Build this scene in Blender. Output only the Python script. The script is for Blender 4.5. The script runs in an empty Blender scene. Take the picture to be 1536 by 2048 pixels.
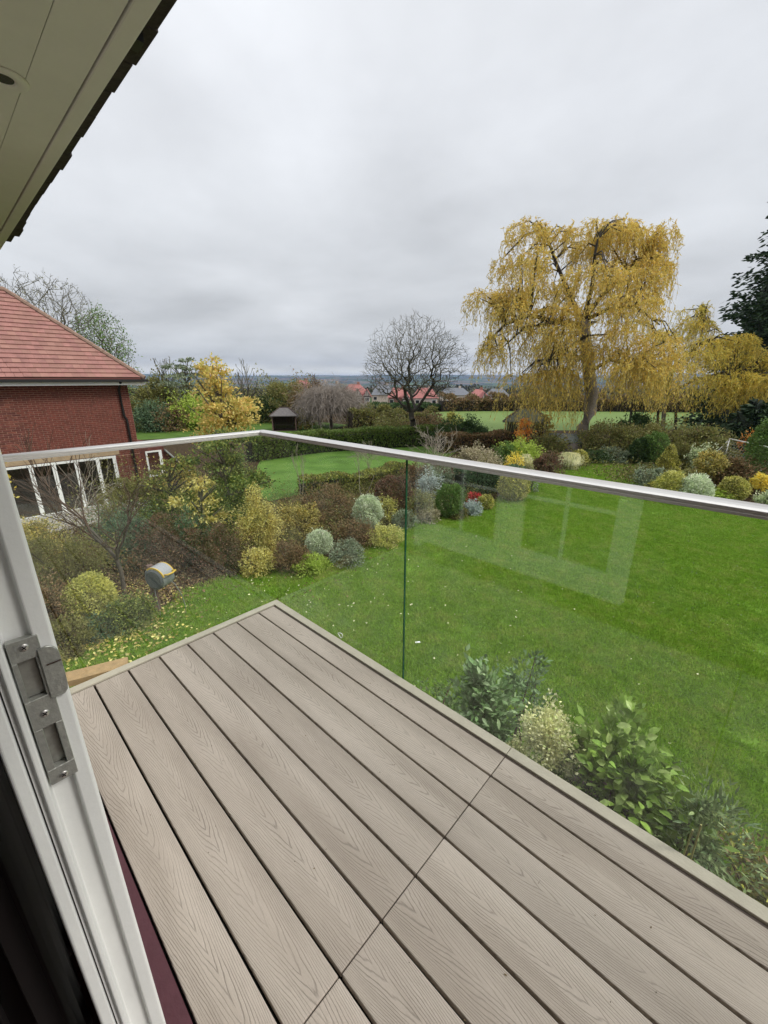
import bpy, bmesh, math, random
import numpy as np
from mathutils import Vector, Matrix
from mathutils.geometry import tessellate_polygon
rad = math.radians
SC = bpy.context.scene
COL = SC.collection
# ---------------------------------------------------------------- camera
cam_d = bpy.data.cameras.new('camera'); cam = bpy.data.objects.new('camera', cam_d); COL.objects.link(cam)
YAW, PITCH = rad(43.247), rad(17.928)
Fv = Vector((-math.sin(YAW) * math.cos(PITCH), math.cos(YAW) * math.cos(PITCH), -math.sin(PITCH)))
Rv = Vector((math.cos(YAW), math.sin(YAW), 0)); Uv = Rv.cross(Fv)
CAM = Vector((2.1315, -1.2440, 1.3672))
cam.matrix_world = Matrix(((Rv.x, Uv.x, -Fv.x, CAM.x), (Rv.y, Uv.y, -Fv.y, CAM.y), (Rv.z, Uv.z, -Fv.z, CAM.z), (0, 0, 0, 1)))
cam_d.sensor_fit = 'HORIZONTAL'; cam_d.sensor_width = 36.0; cam_d.lens = 819.72 / 1536 * 36
cam_d.clip_start = 0.01; cam_d.clip_end = 30000
SC.camera = cam
# ---------------------------------------------------------------- sky
W = bpy.data.worlds.new('World'); SC.world = W; W.use_nodes = True
wn, wl = W.node_tree.nodes, W.node_tree.links
wn.clear()
def N(t, nodes, **k):
    n = nodes.new(t)
    for a, b in k.items(): setattr(n, a, b)
    return n
SUN_EL, SUN_AZ = 42, 60
sky = N('ShaderNodeTexSky', wn, sky_type='NISHITA', sun_disc=False)
sky.sun_elevation = rad(SUN_EL); sky.sun_rotation = rad(SUN_AZ)
tc = N('ShaderNodeTexCoord', wn); sep = N('ShaderNodeSeparateXYZ', wn); wl.new(tc.outputs['Generated'], sep.inputs[0])
def wmath(op, a, b=None, c=None, clamp=False):
    n = N('ShaderNodeMath', wn, operation=op, use_clamp=clamp)
    for i, v in enumerate((a, b, c)):
        if v is None: continue
        if isinstance(v, (int, float)): n.inputs[i].default_value = v
        else: wl.new(v, n.inputs[i])
    return n.outputs[0]
zc = wmath('MAXIMUM', sep.outputs[2], 0.0)
den = wmath('ADD', zc, 0.16)
cu, cv = wmath('DIVIDE', sep.outputs[0], den), wmath('DIVIDE', sep.outputs[1], den)
cmb = N('ShaderNodeCombineXYZ', wn); wl.new(cu, cmb.inputs[0]); wl.new(cv, cmb.inputs[1])
n1 = N('ShaderNodeTexNoise', wn); n1.inputs['Scale'].default_value = 0.85; n1.inputs['Detail'].default_value = 5; n1.inputs['Roughness'].default_value = 0.5; n1.inputs['Distortion'].default_value = 0.4
n2 = N('ShaderNodeTexNoise', wn); n2.inputs['Scale'].default_value = 1.7; n2.inputs['Detail'].default_value = 6; n2.inputs['Roughness'].default_value = 0.55
wl.new(cmb.outputs[0], n1.inputs['Vector']); wl.new(cmb.outputs[0], n2.inputs['Vector'])
# overcast luminance: darker band low, brighter towards the zenith
ramp = N('ShaderNodeValToRGB', wn); wl.new(zc, ramp.inputs[0])
cr = ramp.color_ramp
stops = [(0.0, (.66, .64, .56)), (0.016, (.60, .59, .54)), (0.034, (.395, .41, .43)), (0.12, (.415, .427, .443)), (0.25, (.465, .48, .50)), (0.45, (.52, .535, .56)), (0.62, (.61, .625, .65)), (0.95, (.98, 1.0, 1.02))]
cr.elements[0].position, cr.elements[0].color = stops[0][0], (*stops[0][1], 1)
cr.elements[1].position, cr.elements[1].color = stops[-1][0], (*stops[-1][1], 1)
for p_, c_ in stops[1:-1]:
    e = cr.elements.new(p_); e.color = (*c_, 1)
m1 = wmath('MULTIPLY_ADD', n1.outputs[0], 0.70, 0.65); m2 = wmath('MULTIPLY_ADD', n2.outputs[0], 0.34, 0.83)
mm = wmath('MULTIPLY', m1, m2)
vm = N('ShaderNodeVectorMath', wn, operation='SCALE'); wl.new(ramp.outputs[0], vm.inputs[0]); wl.new(mm, vm.inputs['Scale'])
vs = N('ShaderNodeVectorMath', wn, operation='SCALE'); wl.new(vm.outputs[0], vs.inputs[0]); vs.inputs['Scale'].default_value = 9.7
mx = N('ShaderNodeMix', wn, data_type='RGBA'); mx.inputs[0].default_value = 0.97
wl.new(sky.outputs[0], mx.inputs[6]); wl.new(vs.outputs[0], mx.inputs[7])
bg = N('ShaderNodeBackground', wn); bg.inputs['Strength'].default_value = 0.1
wl.new(mx.outputs[2], bg.inputs[0]); wo = N('ShaderNodeOutputWorld', wn); wl.new(bg.outputs[0], wo.inputs[0])
# ---------------------------------------------------------------- sun and exposure
sd = bpy.data.lights.new('sun', 'SUN'); sd.energy = 1.5; sd.angle = rad(18); sd.color = (1, .96, .9)
sun = bpy.data.objects.new('sun', sd); COL.objects.link(sun)
sv = Vector((math.sin(rad(SUN_AZ)) * math.cos(rad(SUN_EL)), math.cos(rad(SUN_AZ)) * math.cos(rad(SUN_EL)), math.sin(rad(SUN_EL))))
sun.rotation_euler = sv.to_track_quat('Z', 'Y').to_euler()
SC.view_settings.view_transform = 'Standard'; SC.view_settings.look = 'None'
SC.view_settings.exposure = 0.66; SC.view_settings.gamma = 1
SC.view_settings.use_curve_mapping = False
SC.cycles.max_bounces = 8; SC.cycles.transparent_max_bounces = 24; SC.cycles.diffuse_bounces = 3; SC.cycles.glossy_bounces = 3
SC.cycles.volume_bounces = 0
ZG = -3.0
# ================================================================ helpers
class MB:
    def __init__(s): s.v = []; s.f = []
    def box(s, x0, x1, y0, y1, z0, z1, M=None):
        b = len(s.v); P = [(x0, y0, z0), (x1, y0, z0), (x1, y1, z0), (x0, y1, z0), (x0, y0, z1), (x1, y0, z1), (x1, y1, z1), (x0, y1, z1)]
        if M is not None: P = [tuple(M @ Vector(p)) for p in P]
        s.v += P
        s.f += [tuple(b + i for i in q) for q in ((0, 3, 2, 1), (4, 5, 6, 7), (0, 1, 5, 4), (1, 2, 6, 5), (2, 3, 7, 6), (3, 0, 4, 7))]
        return s
    def tube(s, pts, rs, n=6, cap=True):
        b = len(s.v); pts = [Vector(p) for p in pts]
        if isinstance(rs, (int, float)): rs = [rs] * len(pts)
        up = Vector((0.13, 0.21, 0.97))
        for i, p in enumerate(pts):
            d = (pts[min(i + 1, len(pts) - 1)] - pts[max(i - 1, 0)]).normalized()
            a = d.cross(up)
            if a.length < 1e-3: a = d.cross(Vector((1, 0, 0)))
            a.normalize(); c = d.cross(a)
            for k in range(n):
                t = 2 * math.pi * k / n
                s.v.append(tuple(p + (a * math.cos(t) + c * math.sin(t)) * rs[i]))
        for i in range(len(pts) - 1):
            for k in range(n):
                k2 = (k + 1) % n
                s.f.append((b + i * n + k, b + i * n + k2, b + (i + 1) * n + k2, b + (i + 1) * n + k))
        if cap:
            s.f.append(tuple(b + k for k in reversed(range(n)))); e = b + (len(pts) - 1) * n
            s.f.append(tuple(e + k for k in range(n)))
        return s
    def prism(s, poly, a0, a1, axis='z'):
        """closed polygon (list of 2-tuples) swept along an axis"""
        b = len(s.v); n = len(poly)
        def p3(q, a):
            return (q[0], q[1], a) if axis == 'z' else ((a, q[0], q[1]) if axis == 'x' else (q[0], a, q[1]))
        s.v += [p3(q, a0) for q in poly] + [p3(q, a1) for q in poly]
        tri = tessellate_polygon([[Vector((q[0], q[1], 0)) for q in poly]])
        for t in tri: s.f.append(tuple(b + i for i in t)); s.f.append(tuple(b + n + i for i in reversed(t)))
        for i in range(n):
            j = (i + 1) % n; s.f.append((b + i, b + j, b + n + j, b + n + i))
        return s
    def lathe(s, prof, c, n=16, M=None):
        b = len(s.v)
        for r, z in prof:
            for k in range(n):
                t = 2 * math.pi * k / n; p = Vector((r * math.cos(t), r * math.sin(t), z))
                if M is not None: p = M @ p
                s.v.append((c[0] + p.x, c[1] + p.y, c[2] + p.z))
        for i in range(len(prof) - 1):
            for k in range(n):
                k2 = (k + 1) % n; s.f.append((b + i * n + k, b + i * n + k2, b + (i + 1) * n + k2, b + (i + 1) * n + k))
        s.f.append(tuple(b + k for k in reversed(range(n)))); e = b + (len(prof) - 1) * n; s.f.append(tuple(e + k for k in range(n)))
        return s
    def mesh(s, name, mat, smooth=False):
        me = bpy.data.meshes.new(name); me.from_pydata(s.v, [], s.f)
        bm = bmesh.new(); bm.from_mesh(me); bmesh.ops.recalc_face_normals(bm, faces=bm.faces); bm.to_mesh(me); bm.free()
        if mat: me.materials.append(mat)
        if smooth: me.polygons.foreach_set('use_smooth', [True] * len(me.polygons))
        return me
def link(name, me, parent=None, loc=None, kind=None):
    o = bpy.data.objects.new(name, me); COL.objects.link(o)
    if parent: o.parent = parent
    if loc is not None: o.location = loc
    if kind: o['kind'] = kind
    return o
def obj(name, mb, mat, parent=None, smooth=False, kind=None):
    return link(name, mb.mesh(name, mat, smooth), parent, None, kind)
def bevel(o, w, seg=2):
    m = o.modifiers.new('bevel', 'BEVEL'); m.width = w; m.segments = seg; m.limit_method = 'ANGLE'
    return o
def tag(o, label, cat, group=None):
    o['label'] = label; o['category'] = cat
    if group: o['group'] = group
    return o
def thing(name, label, cat, loc=(0, 0, 0), group=None):
    """an Empty at the thing's base; its parts are built in world coordinates and moved under it"""
    o = bpy.data.objects.new(name, None); COL.objects.link(o); o.location = loc; o.empty_display_size = .1
    return tag(o, label, cat, group)
def adopt(t):
    """parts were built in world coordinates: bring them into the thing's frame"""
    for ch in t.children:
        ch.matrix_parent_inverse = Matrix.Translation(-Vector(t.location))
def quad_mesh(name, V, mat):
    """V: (n,4,3) array of separate quads"""
    n = len(V); me = bpy.data.meshes.new(name)
    me.vertices.add(4 * n); me.vertices.foreach_set('co', np.ascontiguousarray(V, dtype=np.float32).ravel())
    me.loops.add(4 * n); me.loops.foreach_set('vertex_index', np.arange(4 * n, dtype=np.int32))
    me.polygons.add(n); me.polygons.foreach_set('loop_start', np.arange(0, 4 * n, 4, dtype=np.int32))
    me.update(calc_edges=True); me.materials.append(mat)
    return me
def segs_mesh(name, A, B, ra, rb, mat, n=3):
    """many thin tapered twigs: A,B (k,3), ra,rb (k,)"""
    A = np.asarray(A, float); B = np.asarray(B, float); ra = np.asarray(ra, float); rb = np.asarray(rb, float)
    k = len(A); d = B - A; d /= np.linalg.norm(d, axis=1, keepdims=True) + 1e-9
    up = np.tile([0.13, 0.21, 0.97], (k, 1)); a = np.cross(d, up); a /= np.linalg.norm(a, axis=1, keepdims=True) + 1e-9; c = np.cross(d, a)
    V = np.zeros((k, 2 * n, 3))
    for i in range(n):
        t = 2 * math.pi * i / n; o = a * math.cos(t) + c * math.sin(t)
        V[:, i] = A + o * ra[:, None]; V[:, n + i] = B + o * rb[:, None]
    me = bpy.data.meshes.new(name); me.vertices.add(2 * n * k); me.vertices.foreach_set('co', V.astype(np.float32).ravel())
    F = np.zeros((k, n, 4), int); base = (np.arange(k) * 2 * n)[:, None]
    for i in range(n):
        j = (i + 1) % n; F[:, i] = base + np.array([i, j, n + j, n + i])
    me.loops.add(4 * n * k); me.loops.foreach_set('vertex_index', F.astype(np.int32).ravel())
    me.polygons.add(n * k); me.polygons.foreach_set('loop_start', np.arange(0, 4 * n * k, 4, dtype=np.int32))
    me.update(calc_edges=True); me.polygons.foreach_set('use_smooth', np.ones(n * k, bool)); me.materials.append(mat)
    return me
# ---------------------------------------------------------------- materials
def newmat(name):
    m = bpy.data.materials.new(name); m.use_nodes = True; nt = m.node_tree; nt.nodes.clear()
    out = nt.nodes.new('ShaderNodeOutputMaterial'); return m, nt, out
def setp(p, **k):
    for a, b in k.items(): p.inputs[a].default_value = b
def plain(name, col, rough=.6, var=.12, scale=6.0, bump=0.0, bscale=60.0, metal=0.0, spec=.5, col2=None, obj_rand=0.0):
    m, nt, out = newmat(name); n, l = nt.nodes, nt.links
    p = N('ShaderNodeBsdfPrincipled', n); l.new(p.outputs[0], out.inputs[0])
    setp(p, Roughness=rough, Metallic=metal); p.inputs['Specular IOR Level'].default_value = spec
    geo = N('ShaderNodeNewGeometry', n); nz = N('ShaderNodeTexNoise', n); nz.inputs['Scale'].default_value = scale; nz.inputs['Detail'].default_value = 6; nz.inputs['Roughness'].default_value = .65
    l.new(geo.outputs['Position'], nz.inputs['Vector'])
    r = N('ShaderNodeValToRGB', n); l.new(nz.outputs[0], r.inputs[0])
    c = np.array(col); c2 = np.array(col2) if col2 else c * (1 + var)
    c1 = c if col2 else c * (1 - var)
    r.color_ramp.elements[0].position = .3; r.color_ramp.elements[1].position = .7
    r.color_ramp.elements[0].color = (*c1, 1); r.color_ramp.elements[1].color = (*c2, 1)
    colout = r.outputs[0]
    if obj_rand:
        oi = N('ShaderNodeObjectInfo', n); ma = N('ShaderNodeMath', n, operation='MULTIPLY_ADD'); ma.inputs[1].default_value = obj_rand * 2; ma.inputs[2].default_value = 1 - obj_rand
        l.new(oi.outputs['Random'], ma.inputs[0]); vm_ = N('ShaderNodeVectorMath', n, operation='SCALE'); l.new(colout, vm_.inputs[0]); l.new(ma.outputs[0], vm_.inputs['Scale']); colout = vm_.outputs[0]
    l.new(colout, p.inputs['Base Color'])
    if bump:
        nb = N('ShaderNodeTexNoise', n); nb.inputs['Scale'].default_value = bscale; nb.inputs['Detail'].default_value = 5
        l.new(geo.outputs['Position'], nb.inputs['Vector']); b = N('ShaderNodeBump', n); b.inputs['Strength'].default_value = bump; b.inputs['Distance'].default_value = .01
        l.new(nb.outputs[0], b.inputs['Height']); l.new(b.outputs[0], p.inputs['Normal'])
    return m
LM = {}
def leafmat(cols, trans=.25, rough=.55, spec=.25, var=.9, nsc=4.2):
    key = (tuple(cols), trans, rough, var)
    if key in LM: return LM[key]
    m, nt, out = newmat('leaf_' + str(len(LM))); n, l = nt.nodes, nt.links
    geo = N('ShaderNodeNewGeometry', n); r = N('ShaderNodeValToRGB', n); 
    e = r.color_ramp.elements; k = len(cols)
    e[0].position = 0; e[0].color = (*cols[0], 1); e[1].position = 1; e[1].color = (*cols[-1], 1)
    for i, c in enumerate(cols[1:-1]):
        q = e.new((i + 1) / (k - 1)); q.color = (*c, 1)
    nz = N('ShaderNodeTexNoise', n); nz.inputs['Scale'].default_value = nsc; nz.inputs['Detail'].default_value = 3; l.new(geo.outputs['Position'], nz.inputs['Vector'])
    nh_ = N('ShaderNodeTexNoise', n); nh_.inputs['Scale'].default_value = 3.1; nh_.inputs['Detail'].default_value = 2; ofs_ = N('ShaderNodeVectorMath', n, operation='ADD'); ofs_.inputs[1].default_value = (7.3, 2.1, 4.4); l.new(geo.outputs['Position'], ofs_.inputs[0]); l.new(ofs_.outputs[0], nh_.inputs['Vector'])
    h1_ = N('ShaderNodeMath', n, operation='MULTIPLY_ADD'); h1_.inputs[1].default_value = 1.5; h1_.inputs[2].default_value = -.5; l.new(nh_.outputs[0], h1_.inputs[0]); h2_ = N('ShaderNodeMath', n, operation='MULTIPLY_ADD', use_clamp=True); h2_.inputs[1].default_value = .62; l.new(geo.outputs['Random Per Island'], h2_.inputs[0]); l.new(h1_.outputs[0], h2_.inputs[2]); l.new(h2_.outputs[0], r.inputs[0])
    ma = N('ShaderNodeMath', n, operation='MULTIPLY_ADD'); ma.inputs[1].default_value = var; ma.inputs[2].default_value = 1 - var / 2; l.new(nz.outputs[0], ma.inputs[0])
    v = N('ShaderNodeVectorMath', n, operation='SCALE'); l.new(r.outputs[0], v.inputs[0]); l.new(ma.outputs[0], v.inputs['Scale'])
    p = N('ShaderNodeBsdfPrincipled', n); setp(p, Roughness=rough); p.inputs['Specular IOR Level'].default_value = spec; l.new(v.outputs[0], p.inputs['Base Color'])
    t = N('ShaderNodeBsdfTranslucent', n); l.new(v.outputs[0], t.inputs[0])
    x = N('ShaderNodeMixShader', n); x.inputs[0].default_value = trans; l.new(p.outputs[0], x.inputs[1]); l.new(t.outputs[0], x.inputs[2]); l.new(x.outputs[0], out.inputs[0])
    LM[key] = m; return m
G = dict(
    green=((.06, .12, .03), (.11, .20, .045), (.17, .27, .07), (.10, .13, .05)), dark=((.028, .055, .02), (.05, .095, .03), (.085, .135, .045)),
    olive=((.12, .13, .035), (.19, .19, .055), (.25, .25, .08), (.15, .11, .05)), lime=((.26, .38, .05), (.38, .50, .08), (.44, .52, .12)),
    gold=((.40, .40, .07), (.62, .58, .12), (.16, .20, .05), (.72, .66, .22), (.26, .25, .06), (.09, .11, .03)), yellow=((.62, .46, .04), (.80, .60, .07), (.84, .70, .16), (.5, .42, .08)),
    ochre=((.54, .42, .08), (.70, .58, .14), (.22, .22, .06), (.76, .64, .24), (.12, .10, .035), (.34, .34, .08), (.60, .40, .09)), brown=((.10, .065, .035), (.20, .125, .06), (.32, .21, .11), (.10, .11, .04), (.19, .10, .05)),
    redbrown=((.15, .06, .045), (.22, .10, .07), (.15, .11, .06), (.09, .085, .045), (.28, .16, .11)), red=((.7, .04, .06), (.8, .10, .12), (.3, .03, .03), (.25, .10, .05)), orange=((.75, .27, .05), (.82, .42, .10), (.6, .22, .06)),
    varieg=((.56, .62, .36), (.32, .42, .18), (.70, .74, .50), (.20, .28, .11)), cream=((.68, .66, .36), (.80, .77, .50), (.34, .38, .14)),
    grey=((.22, .27, .18), (.36, .41, .29), (.12, .17, .09), (.28, .28, .18)), silver=((.38, .44, .40), (.52, .58, .56), (.22, .28, .22)),
    bluegreen=((.055, .11, .06), (.09, .16, .085), (.15, .22, .12), (.11, .14, .06)), mixed=((.12, .15, .04), (.32, .30, .08), (.08, .12, .035), (.20, .16, .07), (.26, .28, .08), (.14, .09, .05)),
    willow=((.46, .45, .12), (.66, .54, .13), (.72, .56, .13), (.66, .44, .10), (.74, .62, .20)), willow2=((.46, .48, .12), (.60, .54, .11), (.74, .58, .11), (.78, .58, .13)),
    pale=((.62, .50, .12), (.72, .58, .22), (.42, .42, .10), (.76, .56, .18), (.60, .42, .18)), fir=((.018, .036, .016), (.03, .058, .024), (.05, .085, .035)), purple=((.07, .045, .05), (.12, .08, .08), (.06, .08, .04)), beige=((.42, .37, .22), (.28, .26, .14), (.52, .46, .32), (.22, .18, .11)))
G['lemon'] = ((.50, .49, .10), (.68, .65, .19), (.26, .29, .07), (.75, .71, .28)); G['arch'] = ((.72, .58, .16), (.30, .22, .08), (.58, .50, .12), (.86, .74, .30), (.16, .14, .05)); G['ball'] = ((.60, .68, .44), (.74, .80, .58), (.36, .46, .26), (.80, .84, .66)); G['leafy'] = ((.08, .15, .045), (.14, .22, .06), (.34, .36, .09), (.05, .09, .03), (.20, .26, .08)); G['hedge_mix'] = ((.17, .22, .06), (.42, .41, .10), (.10, .15, .04), (.26, .19, .09)); G['creamy'] = ((.82, .82, .38), (.90, .88, .52), (.50, .58, .20)); G['hedge_green'] = ((.07, .12, .03), (.13, .20, .045), (.19, .24, .06), (.05, .07, .025))
for k_ in G:
    if k_ not in ('fir', 'creamy'): G[k_] = tuple(tuple(min(.9, v_ * 1.13) for v_ in c_) for c_ in G[k_])
def LMT(k, trans=.25): return leafmat(G[k], trans)
BARK = plain('bark_grey', (.11, .095, .075), .9, .4, 9, .6, 40)
BARKD = plain('bark_dark', (.045, .038, .028), .9, .3, 9, .5, 40)
TWIG = plain('twig_olive', (.13, .12, .075), .85, .3, 3)
TWIGP = plain('twig_pale', (.34, .30, .23), .8, .2, 4)
TWIGB = plain('twig_brown', (.12, .075, .05), .85, .3, 4)
WHITE = plain('white_upvc', (.86, .865, .84), .38, .05, 9, .04, 200)
BLACKP = plain('black_plastic', (.012, .012, .012), .4, .1)
DARKW = plain('dark_stained_timber', (.06, .035, .025), .7, .3, 8, .2)
WOODB = plain('brown_stained_timber', (.14, .085, .07), .7, .25, 8, .2)
# ================================================================ ground
gm, nt, out = newmat('countryside'); n, l = nt.nodes, nt.links
p = N('ShaderNodeBsdfPrincipled', n); setp(p, Roughness=.95); p.inputs['Specular IOR Level'].default_value = .1; l.new(p.outputs[0], out.inputs[0])
geo = N('ShaderNodeNewGeometry', n)
ln = N('ShaderNodeVectorMath', n, operation='LENGTH'); l.new(geo.outputs['Position'], ln.inputs[0])
nz = N('ShaderNodeTexNoise', n); nz.inputs['Scale'].default_value = 5; nz.inputs['Detail'].default_value = 8; nz.inputs['Roughness'].default_value = .7; l.new(geo.outputs['Position'], nz.inputs[0])
soil = N('ShaderNodeValToRGB', n); l.new(nz.outputs[0], soil.inputs[0]); soil.color_ramp.elements[0].position = .35; soil.color_ramp.elements[1].position = .68
soil.color_ramp.elements[0].color = (.028, .020, .012, 1); soil.color_ramp.elements[1].color = (.10, .066, .038, 1)
vo = N('ShaderNodeTexVoronoi', n); vo.inputs['Scale'].default_value = .0042; l.new(geo.outputs['Position'], vo.inputs[0])
fr = N('ShaderNodeValToRGB', n); fr.color_ramp.interpolation = 'CONSTANT'
sepc = N('ShaderNodeSeparateColor', n); l.new(vo.outputs['Color'], sepc.inputs[0]); l.new(sepc.outputs[0], fr.inputs[0])
fe = fr.color_ramp.elements; fe[0].color = (.06, .09, .035, 1); fe[1].position = .3; fe[1].color = (.15, .105, .07, 1)
for q_, c_ in ((.5, (.035, .05, .03)), (.65, (.09, .14, .04)), (.8, (.18, .14, .09)), (.92, (.05, .07, .035))): e = fe.new(q_); e.color = (*c_, 1)
ve = N('ShaderNodeTexVoronoi', n); ve.feature = 'DISTANCE_TO_EDGE'; ve.inputs['Scale'].default_value = .0042; l.new(geo.outputs['Position'], ve.inputs[0])
lt = N('ShaderNodeMath', n, operation='LESS_THAN'); lt.inputs[1].default_value = .06; l.new(ve.outputs[0], lt.inputs[0])
mh = N('ShaderNodeMix', n, data_type='RGBA'); l.new(lt.outputs[0], mh.inputs[0]); l.new(fr.outputs[0], mh.inputs[6]); mh.inputs[7].default_value = (.025, .035, .02, 1)
far = N('ShaderNodeMapRange', n); far.inputs[1].default_value = 60; far.inputs[2].default_value = 85; l.new(ln.outputs['Value'], far.inputs[0])
mg = N('ShaderNodeMix', n, data_type='RGBA'); l.new(far.outputs[0], mg.inputs[0]); l.new(soil.outputs[0], mg.inputs[6]); l.new(mh.outputs[2], mg.inputs[7])
l.new(mg.outputs[2], p.inputs['Base Color'])
bb = N('ShaderNodeBump', n); bb.inputs['Strength'].default_value = .7; bb.inputs['Distance'].default_value = .03; l.new(nz.outputs[0], bb.inputs['Height']); l.new(bb.outputs[0], p.inputs['Normal'])
def terr(r, a):
    pts = [(0, ZG), (78, ZG), (130, -7), (220, -10), (500, -16), (1500, -34), (3200, -40), (5200, 18), (7000, 66), (9000, 70), (12000, 20)]
    for (r0, z0), (r1, z1) in zip(pts, pts[1:]):
        if r <= r1:
            t = (r - r0) / (r1 - r0); z = z0 + (z1 - z0) * (t * t * (3 - 2 * t)); break
    else: z = pts[-1][1]
    if r > 200:
        k = min(1, (r - 200) / 3000)
        z += k * (9 * math.sin(a * 9 + r * .0009) + 6 * math.sin(a * 23 + 1.3 + r * .0016) + 3 * math.sin(a * 51 + 2))
    return z
tb = MB(); NA = 180
rr = [0.0, 20, 45, 78, 95, 115, 140, 175, 220, 280, 360, 450, 600, 800, 1050, 1400, 1900, 2600, 3400, 4200, 5000, 5700, 6400, 7200, 8200, 9500, 12000]
tb.v.append((0, 0, ZG))
for r in rr[1:]:
    for k in range(NA):
        a = 2 * math.pi * k / NA; tb.v.append((r * math.cos(a), r * math.sin(a), terr(r, a)))
for k in range(NA): tb.f.append((0, 1 + k, 1 + (k + 1) % NA))
for i in range(len(rr) - 2):
    for k in range(NA):
        k2 = (k + 1) % NA; a, b = 1 + i * NA, 1 + (i + 1) * NA; tb.f.append((a + k, b + k, b + k2, a + k2))
obj('ground', tb, gm, smooth=True, kind='structure')
# ---------------------------------------------------------------- lawns
def lawnmat(name, c1, c2, c3, bump=.5):
    m, nt, out = newmat(name); n, l = nt.nodes, nt.links
    p = N('ShaderNodeBsdfPrincipled', n); setp(p, Roughness=.8); p.inputs['Specular IOR Level'].default_value = .2; l.new(p.outputs[0], out.inputs[0])
    geo = N('ShaderNodeNewGeometry', n)
    a = N('ShaderNodeTexNoise', n); a.inputs['Scale'].default_value = .8; a.inputs['Detail'].default_value = 5; a.inputs['Roughness'].default_value = .6; l.new(geo.outputs['Position'], a.inputs[0])
    b = N('ShaderNodeTexNoise', n); b.inputs['Scale'].default_value = 14; b.inputs['Detail'].default_value = 6; b.inputs['Roughness'].default_value = .75; l.new(geo.outputs['Position'], b.inputs[0])
    ra = N('ShaderNodeValToRGB', n); l.new(a.outputs[0], ra.inputs[0]); e = ra.color_ramp.elements; e[0].position = .3; e[1].position = .72
    e[0].color = (*c1, 1); e[1].color = (*c3, 1); q = e.new(.5); q.color = (*c2, 1)
    mr = N('ShaderNodeMapRange', n); mr.inputs[1].default_value = .3; mr.inputs[2].default_value = .7; mr.inputs[3].default_value = .6; mr.inputs[4].default_value = 1.4; l.new(b.outputs[0], mr.inputs[0])
    v = N('ShaderNodeVectorMath', n, operation='SCALE'); l.new(ra.outputs[0], v.inputs[0]); l.new(mr.outputs[0], v.inputs['Scale']); l.new(v.outputs[0], p.inputs['Base Color'])
    bp_ = N('ShaderNodeBump', n); bp_.inputs['Strength'].default_value = bump; bp_.inputs['Distance'].default_value = .02; l.new(b.outputs[0], bp_.inputs['Height']); l.new(bp_.outputs[0], p.inputs['Normal'])
    return m
LAWN = lawnmat('lawn_turf', (.115, .22, .020), (.13, .24, .022), (.145, .255, .028), .35)
FIELD = lawnmat('pasture', (.135, .20, .055), (.15, .225, .06), (.17, .235, .075), .2)
def sheet(name, pts, z, mat):
    me = bpy.data.meshes.new(name); P = [(p[0], p[1], z) for p in pts]
    tri = tessellate_polygon([[Vector((p[0], p[1], 0)) for p in pts]])
    me.from_pydata(P, [], [tuple(t) for t in tri]); me.materials.append(mat)
    bm = bmesh.new(); bm.from_mesh(me)
    for f_ in bm.faces:
        f_.normal_update()
        if f_.normal.z < 0: f_.normal_flip()
    bm.to_mesh(me); bm.free()
    return link(name, me, kind='structure')
def smoothpoly(pts, it=2):
    for _ in range(it):
        q = []
        for i in range(len(pts)):
            a, b = pts[i], pts[(i + 1) % len(pts)]
            q += [(a[0] * .75 + b[0] * .25, a[1] * .75 + b[1] * .25), (a[0] * .25 + b[0] * .75, a[1] * .25 + b[1] * .75)]
        pts = q
    return pts
edge = [(-4.999, -1.228, -3.000), (-5.808, -0.629, -3.000), (-6.078, 0.026, -3.000), (-6.102, 1.042, -3.000), (-6.346, 2.199, -3.000), (-6.206, 2.988, -3.000), (-5.565, 3.813, -3.000), (-5.125, 4.613, -3.000), (-5.052, 5.517, -3.000), (-5.262, 6.659, -3.000), (-5.601, 7.812, -3.000), (-5.471, 8.772, -3.000), (-5.055, 9.721, -3.000), (-4.820, 11.074, -3.000), (-4.858, 12.582, -3.000), (-4.866, 14.258, -3.000), (-5.473, 16.411, -3.000), (-5.772, 18.577, -3.000), (-5.613, 20.391, -3.000), (-4.789, 22.453, -3.000), (-3.243, 24.305, -3.000), (-2.091, 22.064, -3.000), (-2.040, 19.269, -3.000), (-1.023, 17.893, -3.000), (0.622, 17.950, -3.000), (2.543, 18.526, -3.000)]
edge = [(q[0], q[1]) for q in edge]
LAWNP = edge + [(16, 16), (16, 1.6), (-1.5, 1.0), (-4.5, -2.5)]
lawn = sheet('lawn', smoothpoly(LAWNP), ZG + .004, LAWN)
L2 = [(-11.242, 5.832, -3.000), (-21.075, 12.075, -3.000), (-20.898, 14.979, -3.000), (-19.110, 18.845, -3.000), (-17.694, 21.540, -3.000), (-17.694, 24.516, -3.000), (-16.811, 27.003, -3.000), (-13.068, 23.317, -3.000), (-10.958, 17.186, -3.000), (-10.880, 13.739, -3.000), (-11.494, 10.977, -3.000), (-11.042, 7.895, -3.000)]
sheet('middle_lawn', smoothpoly([(q[0], q[1]) for q in L2]), ZG + .008, lawnmat('lawn_middle', (.07, .14, .02), (.10, .20, .03), (.14, .24, .045)))
L3 = [(-32.884, 8.535, -3.000), (-43.475, 11.937, -3.000), (-40.196, 17.687, -3.000), (-35.367, 26.710, -3.000), (-29.089, 26.946, -3.000), (-26.763, 20.229, -3.000), (-29.282, 15.135, -3.000)]
sheet('neighbour_lawn', [(q[0], q[1]) for q in L3], ZG + .012, lawnmat('lawn_far', (.055, .11, .018), (.08, .15, .022), (.10, .18, .03)))
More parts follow.
